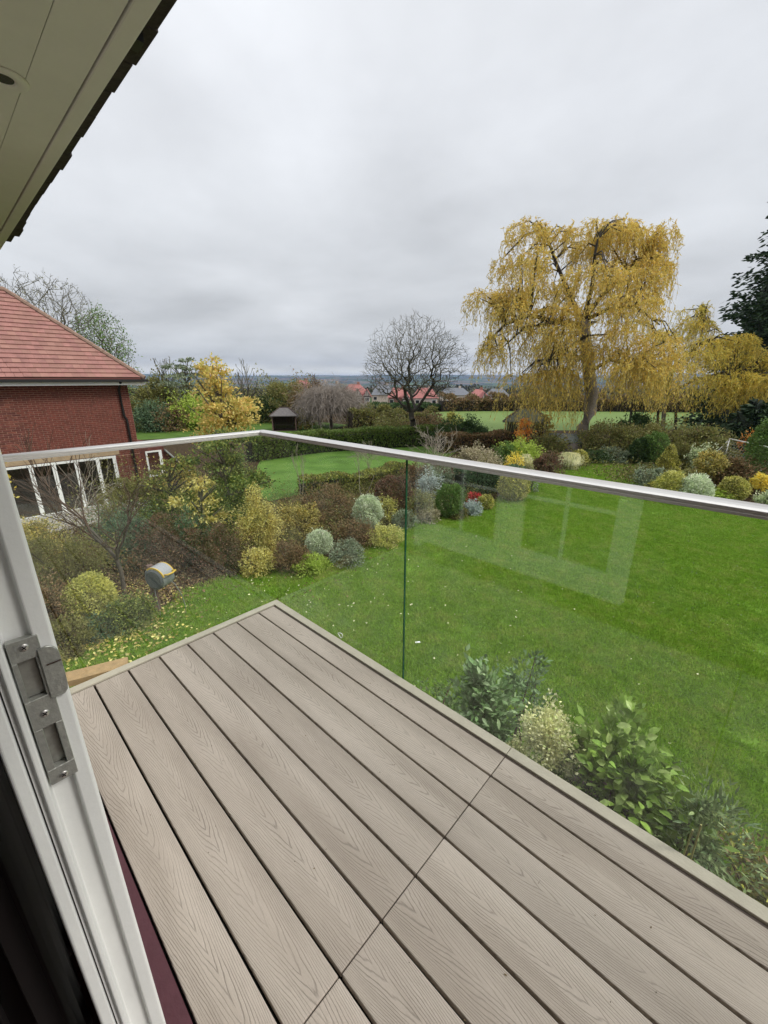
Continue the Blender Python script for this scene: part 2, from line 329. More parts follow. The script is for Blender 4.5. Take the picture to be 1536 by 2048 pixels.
L4 = [(-21.186, 25.539, -3.000), (-31.992, 37.912, -3.000), (-32.854, 49.949, -3.000), (-19.319, 61.590, -3.000), (2.183, 77.181, -3.000), (8.146, 69.924, -3.000), (2.472, 52.200, -3.000), (-15.675, 32.765, -3.000)]
sheet('pasture_field', [(q[0], q[1]) for q in L4], ZG + .010, FIELD)
L5 = [(1.177, 18.475, -3.000), (0.991, 23.488, -3.000), (2.126, 23.871, -3.000), (2.543, 20.745, -3.000)]
# blades of grass, scattered as instances over the near lawn
rng = np.random.default_rng(3)
nb = 420; ang = rng.uniform(0, 2 * math.pi, nb); R_ = .34 * np.sqrt(rng.uniform(0, 1, nb)); bx, by = R_ * np.cos(ang), R_ * np.sin(ang)
th = rng.uniform(0, 2 * math.pi, nb); hh = rng.uniform(.020, .050, nb); wdt = rng.uniform(.004, .009, nb); lean = rng.uniform(.2, 1.1, nb)
V = np.zeros((nb, 4, 3)); sx, sy = np.cos(th), np.sin(th)
base = np.stack([bx, by, np.zeros(nb)], 1); side = np.stack([-sy, sx, np.zeros(nb)], 1) * wdt[:, None]
tip = base + np.stack([sx * lean * hh, sy * lean * hh, hh], 1); mid = (base + tip) / 2 + np.array([0, 0, .004])
V[:, 0] = base - side * .6; V[:, 1] = base + side * .6; V[:, 2] = mid + side; V[:, 3] = tip
tuft_me = quad_mesh('grass_tuft', V, leafmat(((.15, .285, .02), (.205, .375, .025), (.255, .41, .04), (.33, .41, .08)), .3, .5, .25, .85, 13))
tuft = bpy.data.objects.new('grass_tuft', tuft_me)
gn = bpy.data.node_groups.new('grass_scatter', 'GeometryNodeTree')
gn.interface.new_socket('Geometry', in_out='INPUT', socket_type='NodeSocketGeometry'); gn.interface.new_socket('Geometry', in_out='OUTPUT', socket_type='NodeSocketGeometry')
gi = gn.nodes.new('NodeGroupInput'); go = gn.nodes.new('NodeGroupOutput'); dp = gn.nodes.new('GeometryNodeDistributePointsOnFaces'); dp.inputs['Density'].default_value = 26.0
ip = gn.nodes.new('GeometryNodeInstanceOnPoints'); oi = gn.nodes.new('GeometryNodeObjectInfo'); oi.inputs[0].default_value = tuft
rv = gn.nodes.new('FunctionNodeRandomValue'); rv.data_type = 'FLOAT_VECTOR'; rv.inputs[0].default_value = (0, 0, 0); rv.inputs[1].default_value = (0, 0, 6.283)
rs = gn.nodes.new('FunctionNodeRandomValue'); rs.data_type = 'FLOAT'; rs.inputs[2].default_value = .7; rs.inputs[3].default_value = 1.25
gl = gn.links; gl.new(gi.outputs[0], dp.inputs[0]); gl.new(dp.outputs[0], ip.inputs['Points']); gl.new(oi.outputs['Geometry'], ip.inputs['Instance'])
gl.new(rv.outputs[0], ip.inputs['Rotation']); gl.new(rs.outputs[1], ip.inputs['Scale']); gl.new(ip.outputs[0], go.inputs[0])
grass = link('grass', lawn.data.copy(), kind='stuff'); tag(grass, 'short mown green grass blades covering the curving lawn', 'grass')
gmod = grass.modifiers.new('scatter', 'NODES'); gmod.node_group = gn
# ================================================================ foliage generators
def unit(v): return v / (np.linalg.norm(v, axis=-1, keepdims=True) + 1e-9)
def leaf_quads(C, D, L, Wd, rng, roll=None):
    """diamond leaves at C along D"""
    k = len(C); D = unit(D); rn = unit(rng.normal(size=(k, 3))); S = unit(np.cross(D, rn))
    L = np.asarray(L).reshape(-1, 1); Wd = np.asarray(Wd).reshape(-1, 1)
    V = np.zeros((k, 4, 3)); V[:, 0] = C; V[:, 1] = C + D * L * .45 + S * Wd * .5; V[:, 2] = C + D * L; V[:, 3] = C + D * L * .45 - S * Wd * .5
    return V
CAMN = np.array(CAM)
def blob_points(rng, c, R, n, lump=.18, clumps=0, shell=.55, flat=0.0):
    """points spread through the outer volume of a lumpy ellipsoid, with outward directions"""
    c = np.array(c, float); R = np.array(R, float)
    d = unit(rng.normal(size=(n, 3)))
    ph = rng.uniform(0, 6.28, (6,)); fr_ = rng.uniform(2, 5, (6, 3))
    def lumpf(d): return 1 + lump * sum(np.sin(d @ fr_[i] * (1 + i * .35) + ph[i]) for i in range(6)) / 2.2
    if clumps:
        cd = unit(rng.normal(size=(clumps, 3))); cr_ = rng.uniform(.35, .85, clumps) * lumpf(cd); cc = cd * cr_[:, None]
        idx = rng.integers(0, clumps, n); rad_ = rng.uniform(.16, .34, clumps)
        q = cc[idx] + d * (rad_[idx] * rng.uniform(.45, 1, n))[:, None]
        half = rng.uniform(size=n) < .72
        q = np.where(half[:, None], q, d * (rng.uniform(shell, 1, n) ** .5 * lumpf(d))[:, None])
    else:
        q = d * ((shell + (1 - shell) * np.sqrt(rng.uniform(0, 1, n))) * lumpf(d))[:, None]
    dirs = unit(unit(q) * .55 + d * .35 + rng.normal(size=(n, 3)) * .62)
    st = rng.uniform(size=n) < .05; q = np.where(st[:, None], q * (1 + rng.uniform(0, .22, n))[:, None], q)
    gn_ = np.sin(q[:, 0] * 7.5 + ph[0]) * np.sin(q[:, 1] * 7.1 + ph[1]) * np.sin(q[:, 2] * 6.7 + ph[2] + q[:, 0] * 3)
    gap = (gn_ > .18) & (np.linalg.norm(q, axis=1) > .72) & (rng.uniform(size=n) < .8) if clumps else np.zeros(n, bool)
    q = np.where(gap[:, None], q * .62, q)
    return c + q * R, dirs
def auto_n(R, L, Wd, cover): 
    a = 4 * math.pi * ((R[0] * R[1]) ** 1.6 / 3 + 2 * (R[0] * R[2]) ** 1.6 / 3) ** (1 / 1.6)
    return int(a * cover / (L * Wd * .5))
NP = [100]
def plant(name, label, cat, pb, cols, leaf=.05, asp=.5, form='dome', cover=2.6, lump=.15, clumps=0, stems=5, group=None, zoff=0, nmax=15500, ry=None, trans=.25, px=1.9, stemmat=None, upw=0.0):
    x, y, z, h, r = pb; NP[0] += 1; rng = np.random.default_rng(NP[0]); random.seed(NP[0])
    dist = math.hypot(x - CAM.x, y - CAM.y); L = max(leaf, px * dist / 410); Wd = L * asp
    r = abs(r) * (1.12 if form == 'lump' else 1.0); lump = lump * (1.45 if form == 'lump' else 1.0); mat = cols if not isinstance(cols, str) else LMT(cols, trans)
    t = thing(name, label, cat, (x, y, z), group)
    V = []
    ryy = ry if ry else r
    if form in ('dome', 'ball', 'lump', 'standard'):
        if form == 'standard': cz, rz = z + h * .72, h * .28
        elif form == 'ball': cz, rz = z + h * .52, h * .5
        else: cz, rz = z + h * .42, h * .58
        if form == 'dome' and not clumps and lump > .05: clumps = 9
        R = (r, ryy, rz); k = min(nmax, auto_n(R, L, Wd, cover)); shell = .80 if form == 'ball' else .5
        C, Dd = blob_points(rng, (0, 0, 0), (1, 1, 1), k, lump, clumps, shell)
        C = C * np.array(R) + np.array([x, y, cz]); keep = C[:, 2] > z + .01; C, Dd = C[keep], Dd[keep]
        if upw: Dd = unit(Dd + np.array([0, 0, upw]))
        V.append(leaf_quads(C, Dd, L * rng.uniform(.6, 1.3, len(C)), Wd * rng.uniform(.7, 1.2, len(C)), rng))
    elif form == 'cone':
        k = min(nmax, auto_n((r, r, h * .5), L, Wd, cover * .8)); u = 1 - np.sqrt(rng.uniform(0.0, 1, k)); a = rng.uniform(0, 6.283, k)
        bulge = np.clip((1 - u) ** .75, .05, 1) * (1 + lump * np.sin(a * 4 + u * 14) + lump * .7 * np.sin(u * 31 + a * 2)); rrd = r * bulge * rng.uniform(.72, 1.03, k)
        C = np.stack([x + rrd * np.cos(a), y + rrd * np.sin(a), z + .02 + u * h * .97], 1); Dd = np.stack([np.cos(a), np.sin(a), np.full(k, .9 + upw)], 1) + rng.normal(size=(k, 3)) * .4
        V.append(leaf_quads(C, Dd, L * rng.uniform(.6, 1.3, k), Wd * rng.uniform(.7, 1.2, k), rng))
    elif form == 'grass':
        k = min(nmax, int(1500 * r / .4)); a = rng.uniform(0, 6.283, k); C0 = np.stack([x + rng.normal(size=k) * r * .25, y + rng.normal(size=k) * r * .25, np.full(k, z)], 1)
        out_ = np.stack([np.cos(a), np.sin(a), np.zeros(k)], 1); q = rng.uniform(.2, 1, k)[:, None]
        T1 = C0 + out_ * r * .45 * q + np.array([0, 0, h]) * (1.1 - q * .4); T2 = C0 + out_ * r * q + np.array([0, 0, h * .55]) * (1.2 - q * .6)
        S = np.cross(out_, [0, 0, 1]) * Wd * .22
        A = np.zeros((k, 4, 3)); A[:, 0] = C0 - S; A[:, 1] = C0 + S; A[:, 2] = T1 + S; A[:, 3] = T1 - S; B = np.zeros((k, 4, 3)); B[:, 0] = T1 - S; B[:, 1] = T1 + S; B[:, 2] = T2 + S * .1; B[:, 3] = T2 - S * .1
        V += [A, B]
    me = quad_mesh('foliage', np.concatenate(V), mat); link('foliage', me, t)
    if stems and form != 'grass':
        A, B, ra, rb = [], [], [], []
        sr = max(.008, dist / 410 * .3)
        for i in range(stems if form != 'standard' else 1):
            a = random.uniform(0, 6.28); q0 = Vector((x + math.cos(a) * r * .12, y + math.sin(a) * r * .12, z - .02)); 
            if form == 'standard': q0 = Vector((x, y, z - .02))
            q1 = Vector((x + math.cos(a) * r * .3, y + math.sin(a) * r * .3, z + h * .45)); q2 = Vector((x + math.cos(a) * r * .6, y + math.sin(a) * r * .6, z + h * .78))
            if form == 'standard': q1 = Vector((x, y, z + h * .4)); q2 = Vector((x, y, z + h * .7))
            A += [q0, q1]; B += [q1, q2]; ra += [sr * 1.3, sr]; rb += [sr, sr * .5]
        link('stems', segs_mesh('stems', A, B, ra, rb, stemmat or BARK, 5), t)
    adopt(t); return t
def branch_tree(rng, base, dirv, length, radius, levels, kids, spread, shorten, curve=.25, upb=.15, minr=.004, envelope=None, segl=3, limb=0, taper=.66, rc=None):
    """recursive branching; returns A,B,ra,rb,level arrays and tips"""
    A, B, ra, rb, lv, tips = [], [], [], [], [], []
    def grow(p, d, L, r, k):
        nseg = segl if k < 2 else 2; q = Vector(p); dd = Vector(d); pts = [q.copy()]
        for i in range(nseg):
            dd = (dd + Vector(rng.normal(size=3)) * curve * .5 + Vector((0, 0, upb * .3))).normalized()
            nq = q + dd * L / nseg; r0 = r * (1 - .35 * i / nseg); r1 = r * (1 - .35 * (i + 1) / nseg)
            A.append(q.copy()); B.append(nq.copy()); ra.append(max(r0, minr)); rb.append(max(r1, minr)); lv.append(k); q = nq; pts.append(q.copy())
        if k >= levels: tips.append((q.copy(), dd.copy())); return
        kk = kids[min(k, len(kids) - 1)]
        for j in range(kk):
            t = 1.0 if j < 2 or k == 0 else rng.uniform(.25, .95); w = pts[min(int(t * nseg), nseg)]
            ax = dd.orthogonal().normalized(); ax.rotate(Matrix.Rotation(rng.uniform(0, 6.283), 3, dd)); nd = dd.copy(); nd.rotate(Matrix.Rotation(rng.uniform(.5, 1.15) * spread[min(k, len(spread) - 1)], 3, ax))
            nd = (nd + Vector((0, 0, upb))).normalized()
            if rc is not None and k > 0: nd = (nd + (w - rc).normalized() * .55).normalized()
            elif rc is not None: nd = Vector((math.cos(j * 2.4), math.sin(j * 2.4), 1.0)); u_ = (j + .5) / kk; th_ = .15 + 1.25 * u_; nd = Vector((math.cos(j * 2.4) * math.sin(th_), math.sin(j * 2.4) * math.sin(th_), math.cos(th_)))
            LL = (limb if (k == 0 and limb) else L * shorten) * rng.uniform(.75, 1.2)
            if envelope:
                lim = envelope(w, nd)
                LL = min(LL, max(lim * 1.05, .22 * LL))
            grow(w, nd, LL, r * taper, k + 1)
    grow(Vector(base), Vector(dirv).normalized(), length, radius, 0)
    return A, B, ra, rb, lv, tips
def split_tree(t, A, B, ra, rb, lv, mat, twigmat, cut=2):
    lv = np.array(lv); A = np.array([tuple(a) for a in A]); B = np.array([tuple(a) for a in B]); ra = np.array(ra); rb = np.array(rb)
    m0 = lv == 0; m1 = (lv > 0) & (lv < cut); m2 = lv >= cut
    link('trunk', segs_mesh('trunk', A[m0], B[m0], ra[m0], rb[m0], mat, 10), t)
    if m1.any(): link('limbs', segs_mesh('limbs', A[m1], B[m1], ra[m1], rb[m1], mat, 6), t)
    if m2.any(): link('twigs', segs_mesh('twigs', A[m2], B[m2], ra[m2], rb[m2], twigmat, 3), t)
def ell_env(c, R):
    c = Vector(c); R = Vector(R)
    def f(p, d):
        o = Vector(((p.x - c.x) / R.x, (p.y - c.y) / R.y, (p.z - c.z) / R.z)); dd = Vector((d.x / R.x, d.y / R.y, d.z / R.z))
        a = dd.dot(dd); b = 2 * o.dot(dd); cc = o.dot(o) - 1; disc = b * b - 4 * a * cc
        return 0 if disc < 0 else max(0, (-b + math.sqrt(disc)) / (2 * a))
    return f
def grown_tree(name, label, base, h, r, seed, n, crown, trunk_top, bark, twig, r_tip=.008, cat='tree', alpha=.3, step=.45, leaves=None, flat=1.0, bottom=-1.0, offx=0.0, expo=2.2, lean=0.0):
    """crown filled by attraction points, each joined to the cheapest node of the growing tree; girth by the pipe rule"""
    rng = np.random.default_rng(seed); x, y, z = base; t = thing(name, label, cat, base); RhL = np.array([math.cos(YAW), math.sin(YAW), 0.0])
    c = np.array([x, y, z + h * crown[0]]) + RhL * offx * r; rad3 = np.array([r, r * .9, h * crown[1]])
    d = unit(rng.normal(size=(n * 2, 3))); lum = 1 + .07 * np.sin(d[:, 0] * 5 + seed) + .06 * np.sin(d[:, 2] * 7 + d[:, 1] * 4); q = rng.uniform(.03, 1, n * 2) ** .42
    P = c + d * (q * lum)[:, None] * rad3; P = P[d[:, 2] > bottom][:n]; n = len(P)
    top = np.array([x, y, z + h * trunk_top]) + RhL * lean * r
    k0 = 7; N_ = [np.array([x, y, z - .05]) + (top - np.array([x, y, z])) * i / k0 + rng.normal(size=3) * .02 * i for i in range(k0 + 1)]
    par = [-1] + list(range(k0)); plen = [0.0] * (k0 + 1); order = np.argsort(np.linalg.norm(P - top, axis=1))
    M_ = n * 4 + 50; X = np.zeros((M_, 3)); PL = np.zeros(M_); X[:k0 + 1] = N_; m = k0 + 1; PL[:k0] = 1e6
    for i in order:
        p = P[i]; dd = np.linalg.norm(X[:m] - p, axis=1); j = int(np.argmin(dd + alpha * (PL[:m] + dd))); D = dd[j]; ks = max(1, min(4, int(D / step)))
        a = X[j].copy(); prev = j
        for s_ in range(1, ks + 1):
            f = s_ / ks; w = a + (p - a) * f + (np.array([0, 0, -.10]) * D * math.sin(f * math.pi) + rng.normal(size=3) * .03 * D if s_ < ks else 0)
            if m >= M_: break
            X[m] = w; PL[m] = PL[prev] + np.linalg.norm(w - X[prev]); par.append(prev); prev = m; m += 1
    par = np.array(par); wgt = np.zeros(m); kids = np.zeros(m, int)
    for i in range(1, m): kids[par[i]] += 1
    wgt[kids == 0] = r_tip ** expo
    for i in range(m - 1, 0, -1): wgt[par[i]] += wgt[i]
    R_ = wgt ** (1 / expo)
    tips = X[:m][kids[:m] == 0]; A, B, ra, rb = [], [], [], []
    idx = np.arange(1, m); A = X[par[idx]]; B = X[idx]; rb_ = R_[idx]; ra_ = np.minimum(R_[par[idx]], rb_ * 1.25)
    nt = len(tips) * 3; ti = np.repeat(np.arange(len(tips)), 3); o = unit((tips[ti] - c) / rad3) ; TA = tips[ti] - o * 0; TB = TA + unit(o * .8 + rng.normal(size=(nt, 3)) * .55) * rng.uniform(.12, .42, nt)[:, None] * min(1.0, r / 3)
    trunk = idx <= k0; big = (~trunk) & (rb_ > r_tip * 3.2); sm = (~trunk) & ~big
    link('trunk', segs_mesh('trunk', A[trunk], B[trunk], np.maximum(ra_[trunk], rb_[trunk]) * 1.08, rb_[trunk] * 1.0, bark, 10), t)
    if big.any(): link('limbs', segs_mesh('limbs', A[big], B[big], ra_[big], rb_[big], bark, 6), t)
    link('twigs', segs_mesh('twigs', np.concatenate([A[sm], TA]), np.concatenate([B[sm], TB]), np.concatenate([ra_[sm], np.full(nt, r_tip * .85)]), np.concatenate([rb_[sm], np.full(nt, r_tip * .5)]), twig, 3), t)
    if leaves:
        ln, L, cols, side = leaves; cand = tips if side is None else tips[(tips - np.array([x, y, z])) @ RhL > side * r]; C = cand[rng.integers(0, len(cand), ln)] + rng.normal(size=(ln, 3)) * .22
        link('foliage', quad_mesh('foliage', leaf_quads(C, rng.normal(size=(ln, 3)), L * rng.uniform(.6, 1.3, ln), L * .5, rng), LMT(cols, .3)), t)
    adopt(t); return t
# ================================================================ our house: balcony side
YE = lambda x: -.752 + .010 * x
SOFF = plain('painted_soffit', (.84, .78, .73), .6, .06, 3, .1, 30)
RBR = plain('facade_brick', (.13, .045, .035), .85, .3, 20, .5, 60)
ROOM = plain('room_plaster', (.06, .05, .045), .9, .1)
house = thing('house', 'white-soffited house wall and eave over the balcony at upper left', 'house', (0, -1.3, ZG))
m = MB()
XW0, XW1 = -.55, 9.0
def rect(mb, x0, x1, z0, z1, y0=-1.55, y1=-1.285): mb.box(x0, x1, y0, y1, z0, z1)
rect(m, XW0, .12, ZG, 2.35); rect(m, .12, 2.72, ZG, .02); rect(m, .12, 2.72, 2.12, 2.35); rect(m, 2.72, XW1, ZG, 2.35)
obj('wall', m, RBR, house)
m = MB(); m.box(.12, 2.72, -1.285, -1.158, -.20, -.006); obj('step', m, plain('maroon_paint', (.095, .030, .040), .45, .12, 14, .1, 80), house)
m = MB()   # interior shell
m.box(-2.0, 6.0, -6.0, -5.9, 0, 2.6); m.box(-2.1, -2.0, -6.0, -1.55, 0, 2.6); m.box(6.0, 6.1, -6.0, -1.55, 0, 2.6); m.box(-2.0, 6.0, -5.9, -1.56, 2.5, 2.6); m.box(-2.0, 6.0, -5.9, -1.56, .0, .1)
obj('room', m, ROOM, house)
def strip(x0, x1, a, b, z0, z1, mb):     # board following the slightly skewed eave line
    v = [(x0, YE(x0) + a), (x1, YE(x1) + a), (x1, YE(x1) + b), (x0, YE(x0) + b)]
    mb.prism(v, z0, z1)
edges = [-.62, -.40, -.148, -.043]
for k in range(3):
    m = MB(); strip(-1.45, 6.0, edges[k] + .0006, edges[k + 1] - (.0006 if k < 2 else .001), 2.104, 2.118, m); bevel(obj('soffit_board', m, SOFF, house), .0008)
m = MB(); strip(-1.45, 6.0, -.041, 0, 2.100, 2.150, m); bevel(obj('fascia', m, SOFF, house), .004)
m = MB(); strip(-1.45, 6.0, -.6, -.002, 2.152, 2.19, m); obj('roof_deck', m, DARKW, house)
TILE_D = plain('dark_roof_tile', (.035, .024, .022), .8, .3, 30, .4, 60)
random.seed(5); x = -1.46
while x < 5.5:
    w_ = random.choice([.165, .17, .16]); pr = .062 + random.uniform(-.005, .005); 
    if random.random() < .16: pr += .012
    m = MB(); M = Matrix.Rotation(random.uniform(-.01, .01), 4, 'Z'); y0 = YE(x + w_ / 2)
    m.box(x, x + w_ - .004, y0 - .12, y0 + pr, 2.118 + .036, 2.118 + .052 + random.uniform(0, .004)); bevel(obj('roof_tile', m, TILE_D, house), .002, 1); x += w_
m = MB(); m.box(.80, .845, YE(.8) - .01, YE(.8) + .035, 2.128, 2.165); obj('gutter_bracket', m, BLACKP, house)
# downlight in the soffit
dl = obj('downlight', MB().lathe([(.022, 0), (.023, -.003), (.030, -.006), (.046, -.007), (.052, -.004), (.053, 0)], (.50, -.935, 2.1035), 32), SOFF, house, smooth=True)
obj('lens', MB().lathe([(.001, 0), (.0215, 0), (.0215, .002), (.001, .002)], (.50, -.935, 2.1005), 24), plain('lamp_glass', (.03, .03, .028), .2), dl)
for k, zz in ((0, 2.12),):
    pass
adopt(house)
# dark curtain added just inside the door so the room reads black
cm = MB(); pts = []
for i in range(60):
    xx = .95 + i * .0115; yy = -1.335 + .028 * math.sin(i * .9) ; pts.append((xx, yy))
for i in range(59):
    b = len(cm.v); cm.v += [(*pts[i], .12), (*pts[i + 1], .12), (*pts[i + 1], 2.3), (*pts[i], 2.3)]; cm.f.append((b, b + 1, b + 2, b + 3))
cur = obj('shade_curtain', cm, plain('room_shade_cloth', (.006, .002, .002), .9, .3), smooth=True); cur.modifiers.new('thick', 'SOLIDIFY').thickness = .004
tag(cur, 'very dark curtain added to blacken the room behind the white door frame', 'shade_curtain')
# ---------------------------------------------------------------- glass
def glassmat(name, tint, f0=.043, rough=0.0, spots=False):
    m, nt, out = newmat(name); n, l = nt.nodes, nt.links
    geo = N('ShaderNodeNewGeometry', n); dt = N('ShaderNodeVectorMath', n, operation='DOT_PRODUCT'); l.new(geo.outputs['Normal'], dt.inputs[0]); l.new(geo.outputs['Incoming'], dt.inputs[1])
    ab = N('ShaderNodeMath', n, operation='ABSOLUTE'); l.new(dt.outputs['Value'], ab.inputs[0])
    om = N('ShaderNodeMath', n, operation='SUBTRACT'); om.inputs[0].default_value = 1; l.new(ab.outputs[0], om.inputs[1])
    pw = N('ShaderNodeMath', n, operation='POWER'); l.new(om.outputs[0], pw.inputs[0]); pw.inputs[1].default_value = 5
    fa = N('ShaderNodeMath', n, operation='MULTIPLY_ADD'); l.new(pw.outputs[0], fa.inputs[0]); fa.inputs[1].default_value = 1 - f0; fa.inputs[2].default_value = f0
    tr = N('ShaderNodeBsdfTransparent', n); tr.inputs[0].default_value = (*tint, 1); gl_ = N('ShaderNodeBsdfGlossy', n); gl_.inputs['Roughness'].default_value = rough; gl_.inputs[0].default_value = (.95, 1, .97, 1)
    x = N('ShaderNodeMixShader', n); l.new(fa.outputs[0], x.inputs[0]); l.new(tr.outputs[0], x.inputs[1]); l.new(gl_.outputs[0], x.inputs[2]); sh_ = x.outputs[0]
    if spots:      # dried rain drops and faint dust on the pane
        vo_ = N('ShaderNodeTexVoronoi', n); vo_.inputs['Scale'].default_value = 95; l.new(geo.outputs['Position'], vo_.inputs[0]); ls_ = N('ShaderNodeMath', n, operation='LESS_THAN'); ls_.inputs[1].default_value = .13; l.new(vo_.outputs['Distance'], ls_.inputs[0])
        sc_ = N('ShaderNodeSeparateColor', n); l.new(vo_.outputs['Color'], sc_.inputs[0]); g2 = N('ShaderNodeMath', n, operation='GREATER_THAN'); g2.inputs[1].default_value = .8; l.new(sc_.outputs[0], g2.inputs[0]); mu = N('ShaderNodeMath', n, operation='MULTIPLY'); l.new(ls_.outputs[0], mu.inputs[0]); l.new(g2.outputs[0], mu.inputs[1])
        nd_ = N('ShaderNodeTexNoise', n); nd_.inputs['Scale'].default_value = 5; nd_.inputs['Detail'].default_value = 6; l.new(geo.outputs['Position'], nd_.inputs[0]); dm = N('ShaderNodeMath', n, operation='MULTIPLY_ADD', use_clamp=True); dm.inputs[1].default_value = .09; dm.inputs[2].default_value = -.042; l.new(nd_.outputs[0], dm.inputs[0])
        ad = N('ShaderNodeMath', n, operation='MULTIPLY_ADD', use_clamp=True); ad.inputs[1].default_value = .22; l.new(mu.outputs[0], ad.inputs[0]); l.new(dm.outputs[0], ad.inputs[2]); df = N('ShaderNodeBsdfTranslucent', n); df.inputs[0].default_value = (.75, .78, .74, 1); x2 = N('ShaderNodeMixShader', n); l.new(ad.outputs[0], x2.inputs[0]); l.new(sh_, x2.inputs[1]); l.new(df.outputs[0], x2.inputs[2]); sh_ = x2.outputs[0]
    l.new(sh_, out.inputs[0]); return m
GLASS = glassmat('balustrade_glass', (.975, .99, .977), .037, spots=True); WGL = glassmat('window_glass', (.9, .92, .9), .05)
m_, nt, out = newmat('glass_edge'); p = N('ShaderNodeBsdfPrincipled', nt.nodes); setp(p, Roughness=.12); p.inputs['Base Color'].default_value = (.012, .085, .045, 1); nt.links.new(p.outputs[0], out.inputs[0]); GEDGE = m_
def glass_panel(name, x0, x1, y0, y1, z0, z1, parent, thin):
    mb = MB().box(x0, x1, y0, y1, z0, z1); me = mb.mesh(name, GLASS); me.materials.append(GEDGE)
    ax = 1 if thin == 'y' else 0
    for f_ in me.polygons:
        cz_ = abs(f_.center[0]) < .1 and abs(f_.center[1]) < .1
        f_.material_index = 0 if abs(f_.normal[ax]) > .5 or cz_ else 1
    return link(name, me, parent)
bal = thing('glass_balustrade', 'frameless clear glass balcony screen with a pale metal handrail', 'balustrade', (0, 0, -.1))
xs = [.020, 1.078, 2.20, 3.32, 4.44]
for i in range(4): glass_panel('glass_panel', xs[i] + (.0015 if i else -.022), xs[i + 1] - (.0015 if i < 3 else .004), .006, .016, -.12, 1.069, bal, 'y')
glass_panel('glass_panel', -.016, -.006, -1.26, .004, -.12, 1.069, bal, 'x')
ALU = plain('brushed_metal', (.74, .72, .69), .46, .03, 40, .03, 400, metal=1.0)
prof = [(-.022, 1.0665), (-.022, 1.073), (-.0195, 1.0745), (-.0195, 1.0765), (-.022, 1.078), (-.022, 1.084), (-.016, 1.0885), (.0, 1.0905), (.025, 1.0905), (.038, 1.0885), (.042, 1.084), (.042, 1.0665), (.026, 1.0665), (.026, 1.071), (-.004, 1.071), (-.004, 1.0665)]
def rail(name, fa, fb):
    mb = MB(); k = len(prof)
    mb.v = [fa(s_, z_) for s_, z_ in prof] + [fb(s_, z_) for s_, z_ in prof]
    tri = tessellate_polygon([[Vector((a, b, 0)) for a, b in prof]])
    for t_ in tri: mb.f += [tuple(t_), tuple(k + i for i in reversed(t_))]
    for i in range(k): j = (i + 1) % k; mb.f.append((i, j, k + j, k + i))
    return obj(name, mb, ALU, bal)
rail('handrail', lambda s_, z_: (-s_ - .0008, -1.285, z_), lambda s_, z_: (-s_ - .0008, s_ - .0008, z_))
rail('handrail', lambda s_, z_: (-s_ + .0008, s_, z_), lambda s_, z_: (3.0, s_, z_))
rail('handrail', lambda s_, z_: (3.002, s_, z_), lambda s_, z_: (6.0, s_, z_))
m = MB().box(.0, 6, .0, .03, -.19, -.10); obj('base_channel', m, ALU, bal)
adopt(bal)
# ---------------------------------------------------------------- deck
m_, nt, out = newmat('composite_board'); n, l = nt.nodes, nt.links
p = N('ShaderNodeBsdfPrincipled', n); setp(p, Roughness=.62); p.inputs['Specular IOR Level'].default_value = .35; l.new(p.outputs[0], out.inputs[0])
tco = N('ShaderNodeTexCoord', n); oi = N('ShaderNodeObjectInfo', n); sp_ = N('ShaderNodeSeparateXYZ', n); l.new(tco.outputs['Object'], sp_.inputs[0])
def nm(op, a, b=None, c=None, clamp=False):
    q = N('ShaderNodeMath', n, operation=op, use_clamp=clamp)
    for i, v in enumerate((a, b, c)):
        if v is None: continue
        if isinstance(v, (int, float)): q.inputs[i].default_value = v
        else: l.new(v, q.inputs[i])
    return q.outputs[0]
X0 = nm('MULTIPLY_ADD', oi.outputs['Random'], 37.0, sp_.outputs[0]); Y0 = sp_.outputs[1]
def cxyz(a, b, c=0.0):
    q = N('ShaderNodeCombineXYZ', n)
    for i, v in enumerate((a, b, c)):
        if isinstance(v, (int, float)): q.inputs[i].default_value = v
        else: l.new(v, q.inputs[i])
    return q.outputs[0]
def noise(vec, sc, det=3, rg=.5):
    q = N('ShaderNodeTexNoise', n); q.inputs['Scale'].default_value = sc; q.inputs['Detail'].default_value = det; q.inputs['Roughness'].default_value = rg; l.new(vec, q.inputs[0]); return q.outputs[0]
nA = noise(cxyz(nm('MULTIPLY', X0, 1.3), nm('MULTIPLY', Y0, 2.0)), 1.0, 2)
nB = noise(cxyz(nm('MULTIPLY', X0, 9.0), nm('MULTIPLY', Y0, 38.0)), 1.0, 3, .55)
nC = noise(cxyz(nm('MULTIPLY', X0, 2.6), nm('MULTIPLY', Y0, 16.0), 7.3), 1.0, 2)
yc = nm('SUBTRACT', Y0, nm('MULTIPLY_ADD', nA, .07, -.035))
y2 = nm('MULTIPLY', nm('MULTIPLY', yc, yc), 2300.0)
ya = nm('MULTIPLY', nm('ABSOLUTE', yc), 70.0)
gsum = nm('ADD', nm('MULTIPLY', X0, 17.0), nm('ADD', nm('MULTIPLY', y2, .55), ya))
gsum = nm('ADD', gsum, nm('ADD', nm('MULTIPLY', nB, 1.6), nm('MULTIPLY', nC, 5.0)))
tri = nm('PINGPONG', gsum, .5)     # 0..0.5
line = nm('SMOOTH_MIN', nm('MULTIPLY', tri, 5.5), 1.0, .3)
mask = nm('MULTIPLY_ADD', noise(cxyz(nm('MULTIPLY', X0, 3.1), nm('MULTIPLY', Y0, 20.0), 3.1), 1.0, 2), 2.6, -.75, True)
line2 = nm('SUBTRACT', 1.0, nm('MULTIPLY', nm('SUBTRACT', 1.0, line), nm('MULTIPLY_ADD', mask, .75, .25)))
fine = noise(cxyz(nm('MULTIPLY', X0, 30.0), nm('MULTIPLY', Y0, 420.0)), 1.0, 3, .6)
speck = noise(cxyz(X0, Y0), 260, 2, .6)
